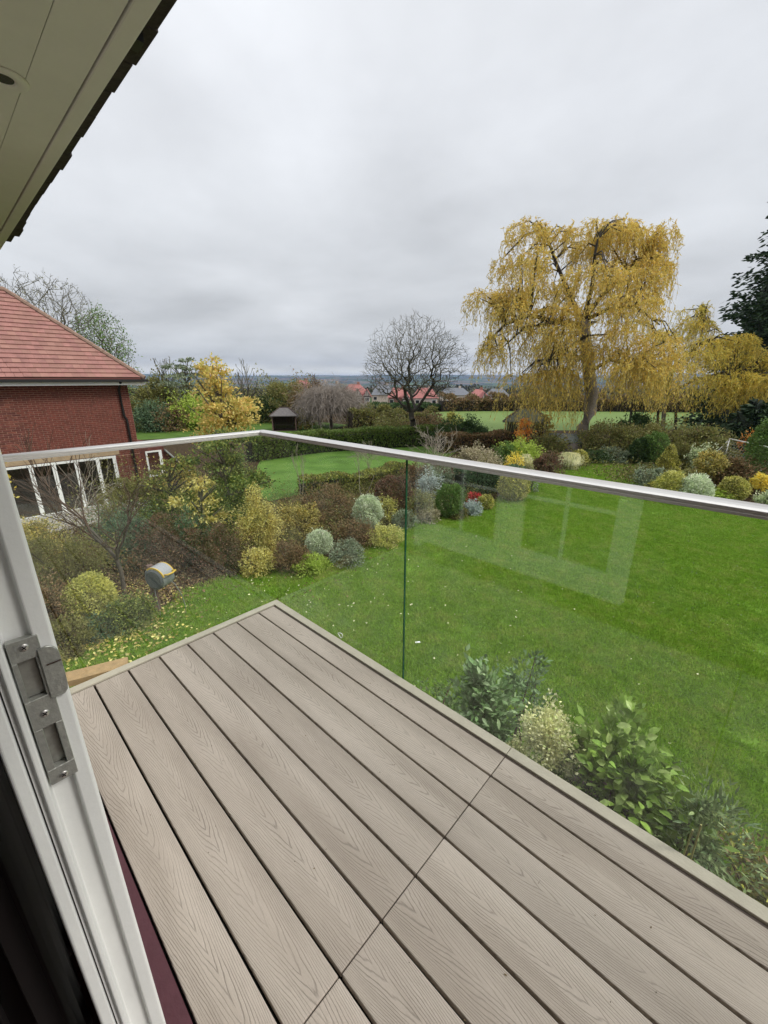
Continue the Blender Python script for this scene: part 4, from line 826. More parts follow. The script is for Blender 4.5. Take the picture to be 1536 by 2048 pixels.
# ---- shrubs of the curved bed, seen through the glass (nearest first)
PLN = [
 ('shrub', 'round yellow-variegated bush left of the hose reel', (-6.523, -0.052, -3.000, 0.898, 0.391), 'lemon', .05, 'ball', dict(lump=.07, cover=3.0)),
 ('shrub', 'low grey-green mound between the yellow bush and the reel post', (-5.776, 0.378, -3.000, 0.628, 0.428), 'leafy', .045, 'dome', dict(cover=3)),
 ('shrub', 'large olive and gold leaved shrub beside the white door frame', (-7.963, -0.102, -3.000, 1.602, 0.851), 'olive', .05, 'lump', dict(clumps=26, lump=.2, cover=3.2)),
 ('shrub', 'rusty gold shrub under the neighbour\'s glass doors', (-9.706, -0.458, -3.000, 1.423, 0.645), 'ochre', .05, 'lump', dict(clumps=14, lump=.2)),
 ('shrub', 'brown-orange low shrub hugging the white door frame', (-6.591, -0.779, -3.000, 1.096, 0.404), 'brown', .05, 'lump', dict(clumps=12)),
 ('fern', 'grassy dark green fern clump at the leaf-strewn lawn edge', (-5.884, -0.664, -3.000, 0.519, 0.468), 'olive', .05, 'lump', dict(clumps=10, upw=.3)),
 ('fern', 'dark low tuft below the yellow variegated bush', (-5.909, -0.094, -3.000, 0.392, 0.360), 'bluegreen', .05, 'lump', dict(clumps=8)),
 ('shrub', 'dark bluish evergreen shrub behind the reel post', (-8.807, 1.138, -3.000, 1.550, 0.679), 'bluegreen', .05, 'lump', dict(clumps=16, lump=.2)),
 ('shrub', 'dusky red-brown shrub just above the hose reel', (-7.999, 1.900, -3.000, 1.327, 0.741), 'redbrown', .04, 'lump', dict(clumps=14, lump=.15)),
 ('shrub', 'green and silver shrub between two red-brown ones', (-7.845, 2.451, -3.000, 1.333, 0.508), 'bluegreen', .05, 'lump', dict(clumps=10)),
 ('shrub', 'rust red shrub left of the cream mound', (-6.834, 2.616, -3.000, 1.150, 0.572), 'redbrown', .045, 'lump', dict(clumps=12, lump=.15)),
 ('shrub', 'small cream-pink mound at the foot of the golden arch', (-6.013, 3.098, -3.000, 0.638, 0.389), 'arch', .05, 'dome', dict(cover=3)),
 ('shrub', 'golden privet clipped into an arch by the glass corner', (-6.923, 3.750, -3.000, 1.626, 0.549), 'arch', .05, 'lump', dict(lump=.16, cover=2.8, clumps=16)),
 ('shrub', 'low bare brown shrub beside the lime ground cover', (-5.609, 3.772, -3.000, 0.713, 0.451), 'brown', .04, 'dome', dict(cover=1.6)),
 ('shrub', 'orange-yellow shrub behind the small white ball', (-7.241, 5.163, -3.000, 1.060, 0.653), 'ochre', .05, 'lump', dict(clumps=12, lump=.2)),
 ('shrub', 'brown seed-headed shrub behind the orange-yellow one', (-7.499, 6.396, -3.000, 1.297, 1.024), 'brown', .04, 'lump', dict(clumps=16, cover=1.8, lump=.2)),
 ('ground_cover', 'bright lime ground cover at the bed edge', (-5.285, 4.078, -3.000, 0.367, 0.457), 'lime', .05, 'dome', dict(cover=3)),
 ('shrub', 'small clipped whitish ball above the lime ground cover', (-5.882, 4.822, -3.000, 0.631, 0.329), 'ball', .045, 'ball', dict(lump=.04, cover=3.2)),
 ('shrub', 'low grey-green shrub right of the lime ground cover', (-4.898, 4.907, -3.000, 0.615, 0.448), 'grey', .045, 'dome', dict(cover=2.6)),
 ('shrub', 'brown wiry shrub between the two whitish balls', (-5.715, 5.825, -3.000, 0.733, 0.658), 'brown', .04, 'dome', dict(cover=1.5)),
 ('shrub', 'larger clipped whitish ball left of the glass joint', (-6.376, 7.080, -3.000, 1.010, 0.432), 'ball', .045, 'ball', dict(lump=.05, cover=3.2)),
 ('shrub', 'small yellow-green shrub tucked beside the larger whitish ball', (-6.223, 7.731, -3.000, 0.906, 0.333), 'gold', .05, 'lump', dict(clumps=7)),
 ('ground_cover', 'yellow-green flowering mat at the lawn edge left of the glass joint', (-5.090, 6.516, -3.000, 0.533, 0.502), 'lemon', .045, 'dome', dict(cover=3)),
 ('shrub', 'dark red-brown rounded shrub behind the whitish ball', (-7.056, 8.960, -3.000, 1.169, 0.615), 'redbrown', .045, 'ball', dict(lump=.1)),
 ('shrub', 'grey-green mound just left of the glass joint foot', (-5.597, 7.878, -3.000, 0.569, 0.372), 'grey', .045, 'dome', dict()),
 ('shrub', 'mottled green and cream shrub right of the glass joint', (-5.705, 8.756, -3.000, 1.045, 0.359), 'mixed', .05, 'lump', dict(clumps=8)),
 ('shrub', 'tiny cream shrub beside the dark green ball', (-5.611, 9.558, -3.000, 0.564, 0.237), 'cream', .045, 'dome', dict()),
 ('shrub', 'low pinkish-cream plant at the lawn edge', (-5.329, 8.772, -3.000, 0.454, 0.353), 'beige', .045, 'dome', dict(cover=2)),
 ('shrub', 'solid dark green ball shrub in the bed beyond the glass', (-5.169, 9.684, -3.000, 1.099, 0.434), 'green', .05, 'ball', dict(lump=.08)),
 ('shrub', 'scarlet-leaved little shrub near the bed tip', (-5.242, 11.334, -3.000, 0.525, 0.254), 'red', .05, 'dome', dict(cover=2.6)),
 ('shrub', 'silver-blue succulent mound under the scarlet shrub', (-4.713, 10.407, -3.000, 0.529, 0.322), 'silver', .06, 'dome', dict(cover=2.8)),
 ('shrub', 'small pale lime ball right of the scarlet shrub', (-4.740, 11.311, -3.000, 0.478, 0.248), 'gold', .05, 'ball', dict(lump=.04)),
 ('ground_cover', 'lime low edging plant left of the silver mound', (-4.905, 9.791, -3.000, 0.347, 0.364), 'mixed', .045, 'dome', dict()),
 ('shrub', 'lavender-grey wispy shrub behind the dark green ball', (-6.861, 10.872, -3.000, 1.162, 0.419), 'silver', .05, 'lump', dict(clumps=6, cover=1.4)),
 ('shrub', 'bronze and buff shrub behind the glass joint', (-7.965, 11.326, -3.000, 1.232, 0.568), 'brown', .05, 'lump', dict(clumps=8)),
 ('shrub', 'silver-green shrub under the handrail right of the joint', (-7.404, 11.856, -3.000, 1.131, 0.710), 'grey', .05, 'lump', dict(clumps=10)),
 ('shrub', 'rounded gold-buff clipped shrub at the tip of the bed', (-4.578, 13.032, -3.000, 1.068, 0.552), 'gold', .05, 'ball', dict(lump=.06, cover=3)),
 ('shrub', 'wispy grey perennial at the bed tip', (-4.570, 14.537, -3.000, 0.930, 0.305), 'grey', .05, 'lump', dict(clumps=4, cover=1.2)),
 ('shrub', 'tall green shrub at the left of the middle lawn', (-9.084, 4.279, -3.000, 2.152, 0.838), 'leafy', .05, 'lump', dict(clumps=18, lump=.15)),
 ('shrub', 'dark glossy evergreen below the yellow tree', (-8.844, 3.381, -3.000, 1.333, 0.857), 'leafy', .06, 'lump', dict(clumps=14)),
 ('shrub', 'green leafy shrub in front of the sloping grey coping', (-9.876, 2.675, -3.000, 1.351, 0.870), 'leafy', .06, 'lump', dict(clumps=14, lump=.2)),
 ('shrub', 'yellow and russet shrub growing beside the coping wall', (-11.720, 3.784, -3.000, 1.796, 0.930), 'ochre', .07, 'lump', dict(clumps=14, lump=.25, cover=2)),
 ('shrub', 'olive twiggy shrub masking the brick house corner', (-10.718, 1.879, -3.000, 2.061, 0.942), 'olive', .05, 'lump', dict(clumps=16, lump=.25, cover=1.3)),
 # beyond the rail, right
 ('shrub', 'buff dry grassy shrub above the rail near the pale branches', (-7.268, 14.978, -3.000, 1.528, 1.027), 'beige', .05, 'lump', dict(clumps=8)),
 ('shrub', 'bright yellow little shrub beside the white-flowered bush', (-6.453, 16.871, -3.000, 1.122, 0.404), 'yellow', .06, 'lump', dict(clumps=4)),
 ('shrub', 'white-leaved dome beside the bright yellow shrub', (-6.400, 17.982, -3.000, 0.869, 0.420), 'cream', .06, 'dome', dict()),
 ('shrub', 'green and lime shrub below the summerhouse', (-7.307, 19.321, -3.000, 1.424, 0.876), 'lime', .06, 'lump', dict(clumps=8)),
 ('shrub', 'dark green shrub at the left foot of the summerhouse', (-7.698, 18.415, -3.000, 1.299, 0.548), 'green', .06, 'lump', dict(clumps=6)),
 ('shrub', 'wine-brown barberry mound left of the willow trunk', (-5.260, 18.001, -3.000, 1.193, 0.619), 'redbrown', .05, 'dome', dict(cover=2.4)),
 ('grass_clump', 'striped strappy clump at the foot of the willow', (-5.150, 20.311, -3.000, 0.824, 0.590), 'cream', .08, 'grass', dict()),
 ('shrub', 'small clipped green ball beside the willow trunk', (-5.050, 21.461, -3.000, 0.798, 0.372), 'gold', .06, 'ball', dict(lump=.03)),
 ('shrub', 'olive bramble bush behind the barberry', (-7.265, 22.790, -3.000, 1.312, 1.030), 'mixed', .06, 'lump', dict(clumps=10)),
 ('shrub', 'low grey-leaved shrub right of the clipped ball', (-4.026, 23.759, -3.000, 0.830, 0.830), 'grey', .06, 'lump', dict(clumps=6)),
 ('shrub', 'low mixed shrub on the shaded back border', (-4.683, 22.939, -3.000, 0.717, 0.688), 'dark', .06, 'lump', dict(clumps=6)),
 ('conifer', 'dark green rounded dwarf conifer of the pair, left and shorter', (-2.762, 23.998, -3.000, 1.388, 0.564), 'dark', .06, 'ball', dict(lump=.06)),
 ('conifer', 'dark green dwarf conifer of the pair, right and pointed', (-2.230, 24.133, -3.000, 1.683, 0.584), 'green', .06, 'ball', dict(lump=.08)),
 ('conifer', 'golden cone-shaped conifer, brightest and nearest', (-1.143, 21.468, -3.000, 1.567, 0.563), 'gold', .06, 'cone', dict(cover=3.4)),
 ('conifer', 'olive upright conifer behind the golden cone', (-0.915, 23.658, -3.000, 1.451, 0.427), 'olive', .06, 'cone', dict(cover=3.6)),
 ('shrub', 'green shrub topped with white blooms behind the golden cone', (-0.239, 23.662, -3.000, 1.374, 0.516), 'varieg', .06, 'lump', dict(clumps=8)),
 ('shrub', 'yellow-leaved standard bush on a thin bare stem', (0.541, 19.697, -3.000, 1.613, 0.515), 'ochre', .06, 'standard', dict()),
 ('shrub', 'grey-green shrub left of the pale domes', (-1.262, 18.437, -3.000, 0.937, 0.524), 'grey', .06, 'lump', dict(clumps=8)),
 ('shrub', 'small golden plant touching the rail beside the pale domes', (-0.993, 17.921, -3.000, 0.480, 0.264), 'gold', .06, 'dome', dict()),
 ('shrub', 'large pale variegated dome, left of the two', (-0.266, 17.110, -3.000, 1.088, 0.515), 'lemon', .05, 'dome', dict(lump=.04, cover=3)),
 ('shrub', 'large pale variegated dome, right of the two', (0.487, 17.096, -3.000, 1.093, 0.535), 'ball', .05, 'dome', dict(lump=.04, cover=3)),
 ('shrub', 'bronze-brown spreading maple in front of the white goal', (1.464, 20.246, -3.000, 1.335, 0.915), 'brown', .06, 'lump', dict(clumps=12, lump=.12)),
 ('shrub', 'round bright yellow-green ball bush by the rail at right', (1.496, 18.590, -3.000, 0.871, 0.435), 'gold', .05, 'ball', dict(lump=.05, cover=3)),
 ('ground_cover', 'lime-gold mat left of the yellow ball bush', (0.969, 18.278, -3.000, 0.433, 0.572), 'lime', .05, 'dome', dict()),
 ('shrub', 'small yellow-topped standard at the right edge', (2.177, 19.421, -3.000, 0.974, 0.267), 'yellow', .06, 'standard', dict()),
 ('conifer', 'dense dark green clipped conifer at the right edge of the view', (2.604, 21.325, -3.000, 3.078, 1.119), 'green', .06, 'ball', dict(lump=.08, cover=3)),
 ('shrub', 'light green leafy plant at the right end of the handrail', (2.493, 18.395, -3.000, 0.558, 0.359), 'varieg', .06, 'lump', dict(clumps=5)),
 ('shrub', 'brown bramble bank right of the willow trunk', (-4.697, 25.226, -3.000, 2.108, 1.620), 'mixed', .06, 'lump', dict(clumps=22, lump=.12, cover=2.6)),
 ('shrub', 'dark bramble bank behind the dwarf conifers', (-2.662, 27.157, -3.000, 1.996, 1.915), 'olive', .06, 'lump', dict(clumps=24, lump=.12, cover=2.6)),
 ('shrub', 'russet bramble bank left of the dark fir', (-0.870, 28.197, -3.000, 1.878, 1.446), 'mixed', .06, 'lump', dict(clumps=22, lump=.12, cover=2.6)),
 ('shrub', 'ivy-covered stump behind the bramble bank', (-4.907, 32.341, -3.000, 2.085, 1.069), 'dark', .07, 'lump', dict(clumps=8)),
 ('shrub', 'orange-flowered climber beside the goal', (1.113, 30.738, -3.000, 1.544, 0.324), 'orange', .06, 'lump', dict(clumps=4, cover=1.6)),
 # middle distance, left and centre
 ('shrub', 'dark green laurel next to the brick house corner', (-37.794, 11.693, -3.000, 2.654, 1.551), 'bluegreen', .08, 'lump', dict(clumps=12)),
 ('shrub', 'brown twiggy shrub between the laurel and the yellow-green tree', (-36.643, 12.790, -3.000, 2.319, 1.330), 'brown', .08, 'lump', dict(clumps=8, cover=1.8)),
 ('tree', 'yellow-green flat-topped small tree behind the neighbour lawn', (-36.775, 14.791, -3.000, 3.192, 1.892), 'lime', .09, 'lump', dict(clumps=12, cover=1.9, lump=.2)),
 ('tree', 'olive-brown tree directly above the laurel', (-41.954, 13.388, -3.000, 4.658, 2.699), 'olive', .09, 'lump', dict(clumps=20, lump=.25, cover=1.8)),
 ('tree', 'dull green thicket tree behind the layered cedar', (-38.887, 17.596, -3.000, 4.852, 3.011), 'olive', .09, 'lump', dict(clumps=18, lump=.2, cover=2)),
 ('tree', 'olive-gold autumn tree between the yellow tree and the thatched shelter', (-37.752, 24.431, -3.000, 4.704, 3.029), 'olive', .09, 'lump', dict(clumps=20, lump=.2, cover=2.2)),
 ('tree', 'dark evergreen mass behind the open shelter', (-38.367, 23.064, -3.000, 2.774, 2.176), 'dark', .09, 'lump', dict(clumps=10)),
 ('tree', 'brown bare-looking tree right of the olive-gold one', (-34.030, 25.703, -3.000, 4.401, 2.393), 'brown', .09, 'lump', dict(clumps=16, cover=1.4, lump=.2)),
 ('shrub', 'ochre grass-like shrub right of the open shelter', (-29.437, 21.786, -3.000, 1.974, 0.786), 'ochre', .08, 'lump', dict(clumps=5, cover=1.6)),
 ('shrub', 'tawny hedge shrub right of the weeping dome tree', (-24.988, 26.026, -3.000, 2.064, 2.082), 'mixed', .08, 'lump', dict(clumps=10, lump=.15)),
 ('shrub', 'purplish-brown shrub behind the bare round tree', (-16.151, 23.006, -3.000, 2.004, 1.651), 'brown', .08, 'lump', dict(clumps=12)),
 ('shrub', 'olive shrub behind the trunk of the bare round tree', (-19.020, 22.473, -3.000, 1.805, 1.540), 'mixed', .08, 'lump', dict(clumps=8)),
 ('shrub', 'dark spreading shrub right of the bare round tree', (-13.568, 22.842, -3.000, 1.923, 1.449), 'dark', .08, 'lump', dict(clumps=10)),
 ('shrub', 'yellowish shrub at the edge of the pasture', (-17.541, 28.077, -3.000, 1.723, 1.052), 'gold', .08, 'lump', dict(clumps=5, cover=1.4)),
]
CATN = dict(ground_cover='ground cover', grass_clump='grass clump')
for nme, lab, pb, colk, lf, fm, kw in PLN:
    plant(nme, lab, CATN.get(nme, nme), pb, colk, lf, form=fm, **kw)
# ---- hedges
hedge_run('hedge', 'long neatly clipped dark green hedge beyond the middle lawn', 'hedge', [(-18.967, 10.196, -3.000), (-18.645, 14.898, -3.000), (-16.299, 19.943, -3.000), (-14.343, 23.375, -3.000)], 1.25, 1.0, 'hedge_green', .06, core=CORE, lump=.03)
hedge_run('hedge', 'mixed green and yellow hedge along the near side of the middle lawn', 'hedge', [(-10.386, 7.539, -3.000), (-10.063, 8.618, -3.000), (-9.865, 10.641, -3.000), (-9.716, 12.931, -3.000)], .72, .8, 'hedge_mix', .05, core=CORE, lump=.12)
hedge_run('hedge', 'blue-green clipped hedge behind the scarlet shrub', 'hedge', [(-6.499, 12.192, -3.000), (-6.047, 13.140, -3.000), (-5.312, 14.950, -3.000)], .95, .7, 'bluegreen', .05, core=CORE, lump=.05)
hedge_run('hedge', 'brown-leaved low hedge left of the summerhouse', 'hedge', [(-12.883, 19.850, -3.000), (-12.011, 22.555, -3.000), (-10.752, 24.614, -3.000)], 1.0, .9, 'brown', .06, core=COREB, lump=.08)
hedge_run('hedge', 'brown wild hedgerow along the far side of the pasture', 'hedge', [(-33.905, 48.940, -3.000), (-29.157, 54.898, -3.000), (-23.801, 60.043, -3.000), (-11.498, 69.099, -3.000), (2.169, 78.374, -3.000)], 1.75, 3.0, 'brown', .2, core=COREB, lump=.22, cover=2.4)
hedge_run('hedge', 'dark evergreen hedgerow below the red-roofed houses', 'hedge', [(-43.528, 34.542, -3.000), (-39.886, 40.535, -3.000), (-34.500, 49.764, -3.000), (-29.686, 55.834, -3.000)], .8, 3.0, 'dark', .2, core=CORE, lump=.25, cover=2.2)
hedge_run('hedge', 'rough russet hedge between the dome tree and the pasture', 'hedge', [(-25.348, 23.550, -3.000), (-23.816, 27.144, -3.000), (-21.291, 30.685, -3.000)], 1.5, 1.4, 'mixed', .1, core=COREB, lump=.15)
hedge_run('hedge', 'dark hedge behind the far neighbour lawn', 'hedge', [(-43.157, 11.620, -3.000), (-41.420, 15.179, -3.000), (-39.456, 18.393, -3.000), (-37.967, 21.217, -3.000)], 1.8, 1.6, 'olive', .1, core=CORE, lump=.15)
# ---- the big yellow tree rising over the corner of the rail
def tiers(name, label, pb, layers, cols, leaf, seed, mat=BARK, droop=0.0, asp=.6):
    x, y, z, h, r = pb; rng = np.random.default_rng(seed); t = thing(name, label, 'tree', (x, y, z)); dist = math.hypot(x - CAM.x, y - CAM.y); V = []; A, B, ra, rb = [], [], [], []
    L = max(leaf, 2.3 * dist / 410); dx = np.array(Rh)
    for (u, off, rx, rz, n) in layers:
        c = np.array([x, y, z + u * h]) + dx * off * r; C, D = blob_points(rng, (0, 0, 0), (1, 1, 1), n, .2, 7, .4); C = C * np.array([rx * r, rx * r, rz * h]) + c
        D = unit(D + np.array([0, 0, -droop])); V.append(leaf_quads(C, D, L * rng.uniform(.6, 1.3, n), L * asp * rng.uniform(.7, 1.2, n), rng))
        for _ in range(5):
            e = c + rng.normal(size=3) * np.array([rx * r, rx * r, rz * h]) * .5; s_ = np.array([x, y, z + u * h * .75]); A.append(s_); B.append(e); ra.append(.035); rb.append(.01)
    for i in range(6): A.append(np.array([x, y, z + h * .93 * i / 6])); B.append(np.array([x, y, z + h * .93 * (i + 1) / 6])); ra.append(.10 * (1 - i / 7)); rb.append(.10 * (1 - (i + 1) / 7))
    link('crown', quad_mesh('crown', np.concatenate(V), LMT(cols, .35)), t); link('trunk', segs_mesh('trunk', A, B, ra, rb, mat, 6), t); adopt(t); return t
tiers('tree', 'tall yellow-leaved tree rising over the corner of the handrail', (-11.417, 5.244, -3.000, 5.165, 1.074), [(.94, -.12, .42, .05, 330), (.86, -.05, .62, .06, 600), (.77, -.1, .75, .06, 850), (.68, .25, 1.0, .06, 1250), (.59, .1, 1.05, .07, 1900), (.50, -.1, .95, .07, 1500)], 'pale', .12, 4)
tiers('tree', 'green and yellow undergrowth tree below the tall yellow one', (-8.853, 3.917, -3.000, 3.189, 1.105), [(.88, .1, .8, .10, 1300), (.70, -.25, .95, .12, 1500), (.52, .2, 1.0, .14, 1600), (.36, -.2, .9, .16, 1100)], 'leafy', .09, 5)
tiers('tree', 'broad-leaved yellow sapling among the shrubs below the tall yellow tree', (-8.126, 2.837, -3.000, 2.034, 0.795), [(.92, .1, .45, .08, 260), (.72, -.2, .8, .10, 420), (.52, .25, .9, .10, 420), (.36, -.1, .8, .1, 260)], 'arch', .09, 44)
tiers('tree', 'yellow and green sapling nearer the sloping coping', (-10.030, 2.805, -3.000, 2.302, 0.958), [(.92, .2, .5, .08, 240), (.75, -.1, .9, .10, 420), (.55, .2, .9, .12, 420)], 'hedge_mix', .10, 45)
tiers('cedar', 'layered dusky cedar behind the neighbour lawn', (-39.583, 15.650, -3.000, 6.433, 2.700), [(.95, .1, .28, .02, 160), (.86, -.4, .5, .025, 260), (.84, .4, .55, .025, 260), (.73, 0, .9, .03, 420), (.62, -.3, .9, .035, 420), (.52, .3, 1.0, .04, 420)], 'grey', .1, 6)
tiers('shrub_tree', 'slender yellow-leaved bush at the far left beside the white frame', (-11.357, -0.865, -3.000, 3.257, 0.406), [(.9, .2, .8, .12, 500), (.72, .2, 1.0, .14, 700), (.5, .3, 1.0, .14, 700), (.3, 0, 1.0, .16, 500)], 'yellow', .08, 7)
# ---- bare trees
def bare(name, label, pb, seed, kids, levels, spread, shorten, trunkf, cmat, tmat, rad0=.2, crown=(.5, .5), minr=.012, curve=.3, upb=.18, lean=(0, 0), leaves=None, nstem=1, cat='tree', group=None, limb=.25, taper=.6, radial=None):
    x, y, z, h, r = pb; rng = np.random.default_rng(seed); t = thing(name, label, cat, (x, y, z), group)
    env = ell_env((x, y, z + h * crown[0]), (r, r, h * crown[1])); AA = [[], [], [], [], [], []]
    for s_ in range(nstem):
        dv = Vector((lean[0] + (rng.uniform(-.45, .45) if nstem > 1 else 0), lean[1] + (rng.uniform(-.45, .45) if nstem > 1 else 0), 1))
        R = branch_tree(rng, (x, y, z - .05), dv, h * trunkf, rad0 / (nstem ** .5), levels, kids, spread, shorten, curve, upb, minr, env, 3, limb * h, taper, Vector((x, y, z + h * radial)) if radial else None)
        for a, b in zip(AA, R): a.extend(b)
    split_tree(t, AA[0], AA[1], AA[2], AA[3], AA[4], cmat, tmat)
    if leaves:
        n, L, cols, side = leaves; tips = AA[5]; idx = rng.integers(0, len(tips), n); C = np.array([tuple(tips[i][0]) for i in idx]) + rng.normal(size=(n, 3)) * .35
        if side: k = (C - np.array([x, y, z])) @ Rh > side * r; C = C[k]
        link('foliage', quad_mesh('foliage', leaf_quads(C, rng.normal(size=(len(C), 3)), L, L * .5, rng), LMT(cols)), t)
    adopt(t); return t
def gt(name, label, pb, seed, n, crown, tt, bark, twig, **k): return grown_tree(name, label, (pb[0], pb[1], pb[2]), pb[3], pb[4], seed, n, crown, tt, bark, twig, **k)
gt('bare_tree', 'round-headed leafless tree with a short thick dark trunk', (-15.703, 20.509, -3.000, 8.128, 3.490), 21, 2500, (.645, .345), .30, BARKD, TWIG, r_tip=.0085, bottom=-.8, alpha=.42, expo=2.25)
gt('bare_tree', 'tall leafless tree behind the hipped roof, furthest left', (-41.114, 5.635, -3.000, 11.949, 5.231), 22, 2000, (.67, .34), .34, BARKD, TWIG, r_tip=.013, alpha=.42, leaves=(700, .15, 'olive', None))
gt('bare_tree', 'half-leafed green tree behind the low end of the hipped roof', (-37.883, 8.711, -3.000, 9.693, 2.596), 23, 1100, (.60, .40), .30, BARKD, TWIG, r_tip=.010, alpha=.4, leaves=(4200, .17, 'green', None))
bare('bare_tree', 'small leafless tree with a branch network in front of the brick wall', (-7.205, 0.613, -3.000, 3.720, 1.329), 24, [4, 3, 3, 3, 3], 5, [.75, .65, .65], .80, .26, BARK, TWIGB, .05, (.60, .45), .0035, .25, .16, limb=.24)
bare('bare_shrub', 'pale leafless shrub by the wall of the brick house', (-9.643, 0.753, -3.000, 3.371, 0.762), 25, [3, 3, 3, 2], 4, [.8, .7], .75, .3, TWIGP, TWIGP, .03, (.62, .45), .004, .35, .22, nstem=2, cat='shrub')
bare('bare_shrub', 'pale forked leafless shrub rising above the handrail', (-8.829, 13.771, -3.000, 3.200, 1.959), 26, [4, 3, 3, 2], 4, [.9, .8], .76, .22, TWIGP, TWIGP, .035, (.55, .5), .007, .22, .1, nstem=2, cat='shrub')
bare('bare_shrub', 'fan of grey leafless stems against the clipped hedge', (-12.579, 13.272, -3.000, 1.775, 1.537), 27, [3, 3, 3], 3, [.8, .8], .75, .35, TWIGP, TWIGP, .03, (.5, .5), .006, .25, .1, nstem=7, cat='shrub')
bare('bare_tree', 'brown leafless tree left of the weeping dome tree', (-31.270, 24.864, -3.000, 4.677, 2.262), 28, [4, 3, 3, 3], 4, [.6, .6], .74, .3, BARKD, TWIGB, .15, (.6, .45), .018, .3, .2)
bare('bare_tree', 'thin leafless tree left of the tall yellow one', (-40.999, 14.299, -3.000, 6.431, 1.472), 29, [4, 3, 3, 2], 4, [.5, .5], .74, .35, BARKD, TWIG, .12, (.6, .45), .018, .3, .3)
bare('bare_tree', 'leafless tree right behind the crown of the yellow one', (-36.713, 19.670, -3.000, 6.036, 1.757), 30, [4, 3, 3, 2], 4, [.5, .5], .74, .35, BARKD, TWIG, .12, (.6, .45), .018, .3, .3)
for i, (pb, lab) in enumerate((((-9.916, 7.086, -3.000, 2.188, 0.310), 'thin grey sapling crossing the middle lawn, left one'), ((-8.529, 8.837, -3.000, 2.229, 0.242), 'thin pale pair of saplings crossing the middle lawn, right ones'))):
    bare('sapling', lab, pb, 40 + i, [3, 3, 2], 3, [.4, .5], .7, .5, TWIGP, TWIGP, .02, (.6, .5), .005, .15, .35, nstem=2)
# grey weeping dome tree
def weeping_dome(name, label, pb, seed, n, mat, twm):
    x, y, z, h, r = pb; rng = np.random.default_rng(seed); t = thing(name, label, 'tree', (x, y, z)); A, B, ra, rb = [], [], [], []
    for i in range(n):
        a = rng.uniform(0, 6.283); q = math.sqrt(rng.uniform(.02, 1.0)) * (1 + .10 * math.sin(3 * a) + .06 * math.sin(7 * a + 2)); o = np.array([math.cos(a), math.sin(a), 0]); top = z + h * (.55 + .42 * math.sqrt(max(0, 1 - min(q, 1) ** 2))) * rng.uniform(.86, 1.06)
        p = np.array([x, y, 0]) + o * r * q * rng.uniform(.6, .95) + np.array([0, 0, top]); L = h * rng.uniform(.10, .2); v = o * .8 + np.array([0, 0, .5]) + rng.normal(size=3) * .35
        for s_ in range(5):
            v = unit(v + np.array([0, 0, -.42]) + rng.normal(size=3) * .38); p2 = p + v * L * rng.uniform(.5, 1)
            if p2[2] < z + .03: break
            A.append(p); B.append(p2); ra.append(.012); rb.append(.009)
            if rng.uniform() < .5: w = unit(v + rng.normal(size=3) * .7); A.append(p2); B.append(p2 + w * L * .6); ra.append(.009); rb.append(.007)
            p = p2
    link('twigs', segs_mesh('twigs', A, B, ra, rb, twm, 3), t); obj('trunk', MB().tube([(x, y, z - .05), (x, y, z + h * .8)], [.16, .08], 8), mat, t); adopt(t)
weeping_dome('weeping_tree', 'grey leafless weeping tree shaped like a dome', (-28.366, 23.939, -3.000, 3.438, 2.501), 31, 2600, BARK, plain('twig_grey', (.30, .26, .22), .85, .3, 3))
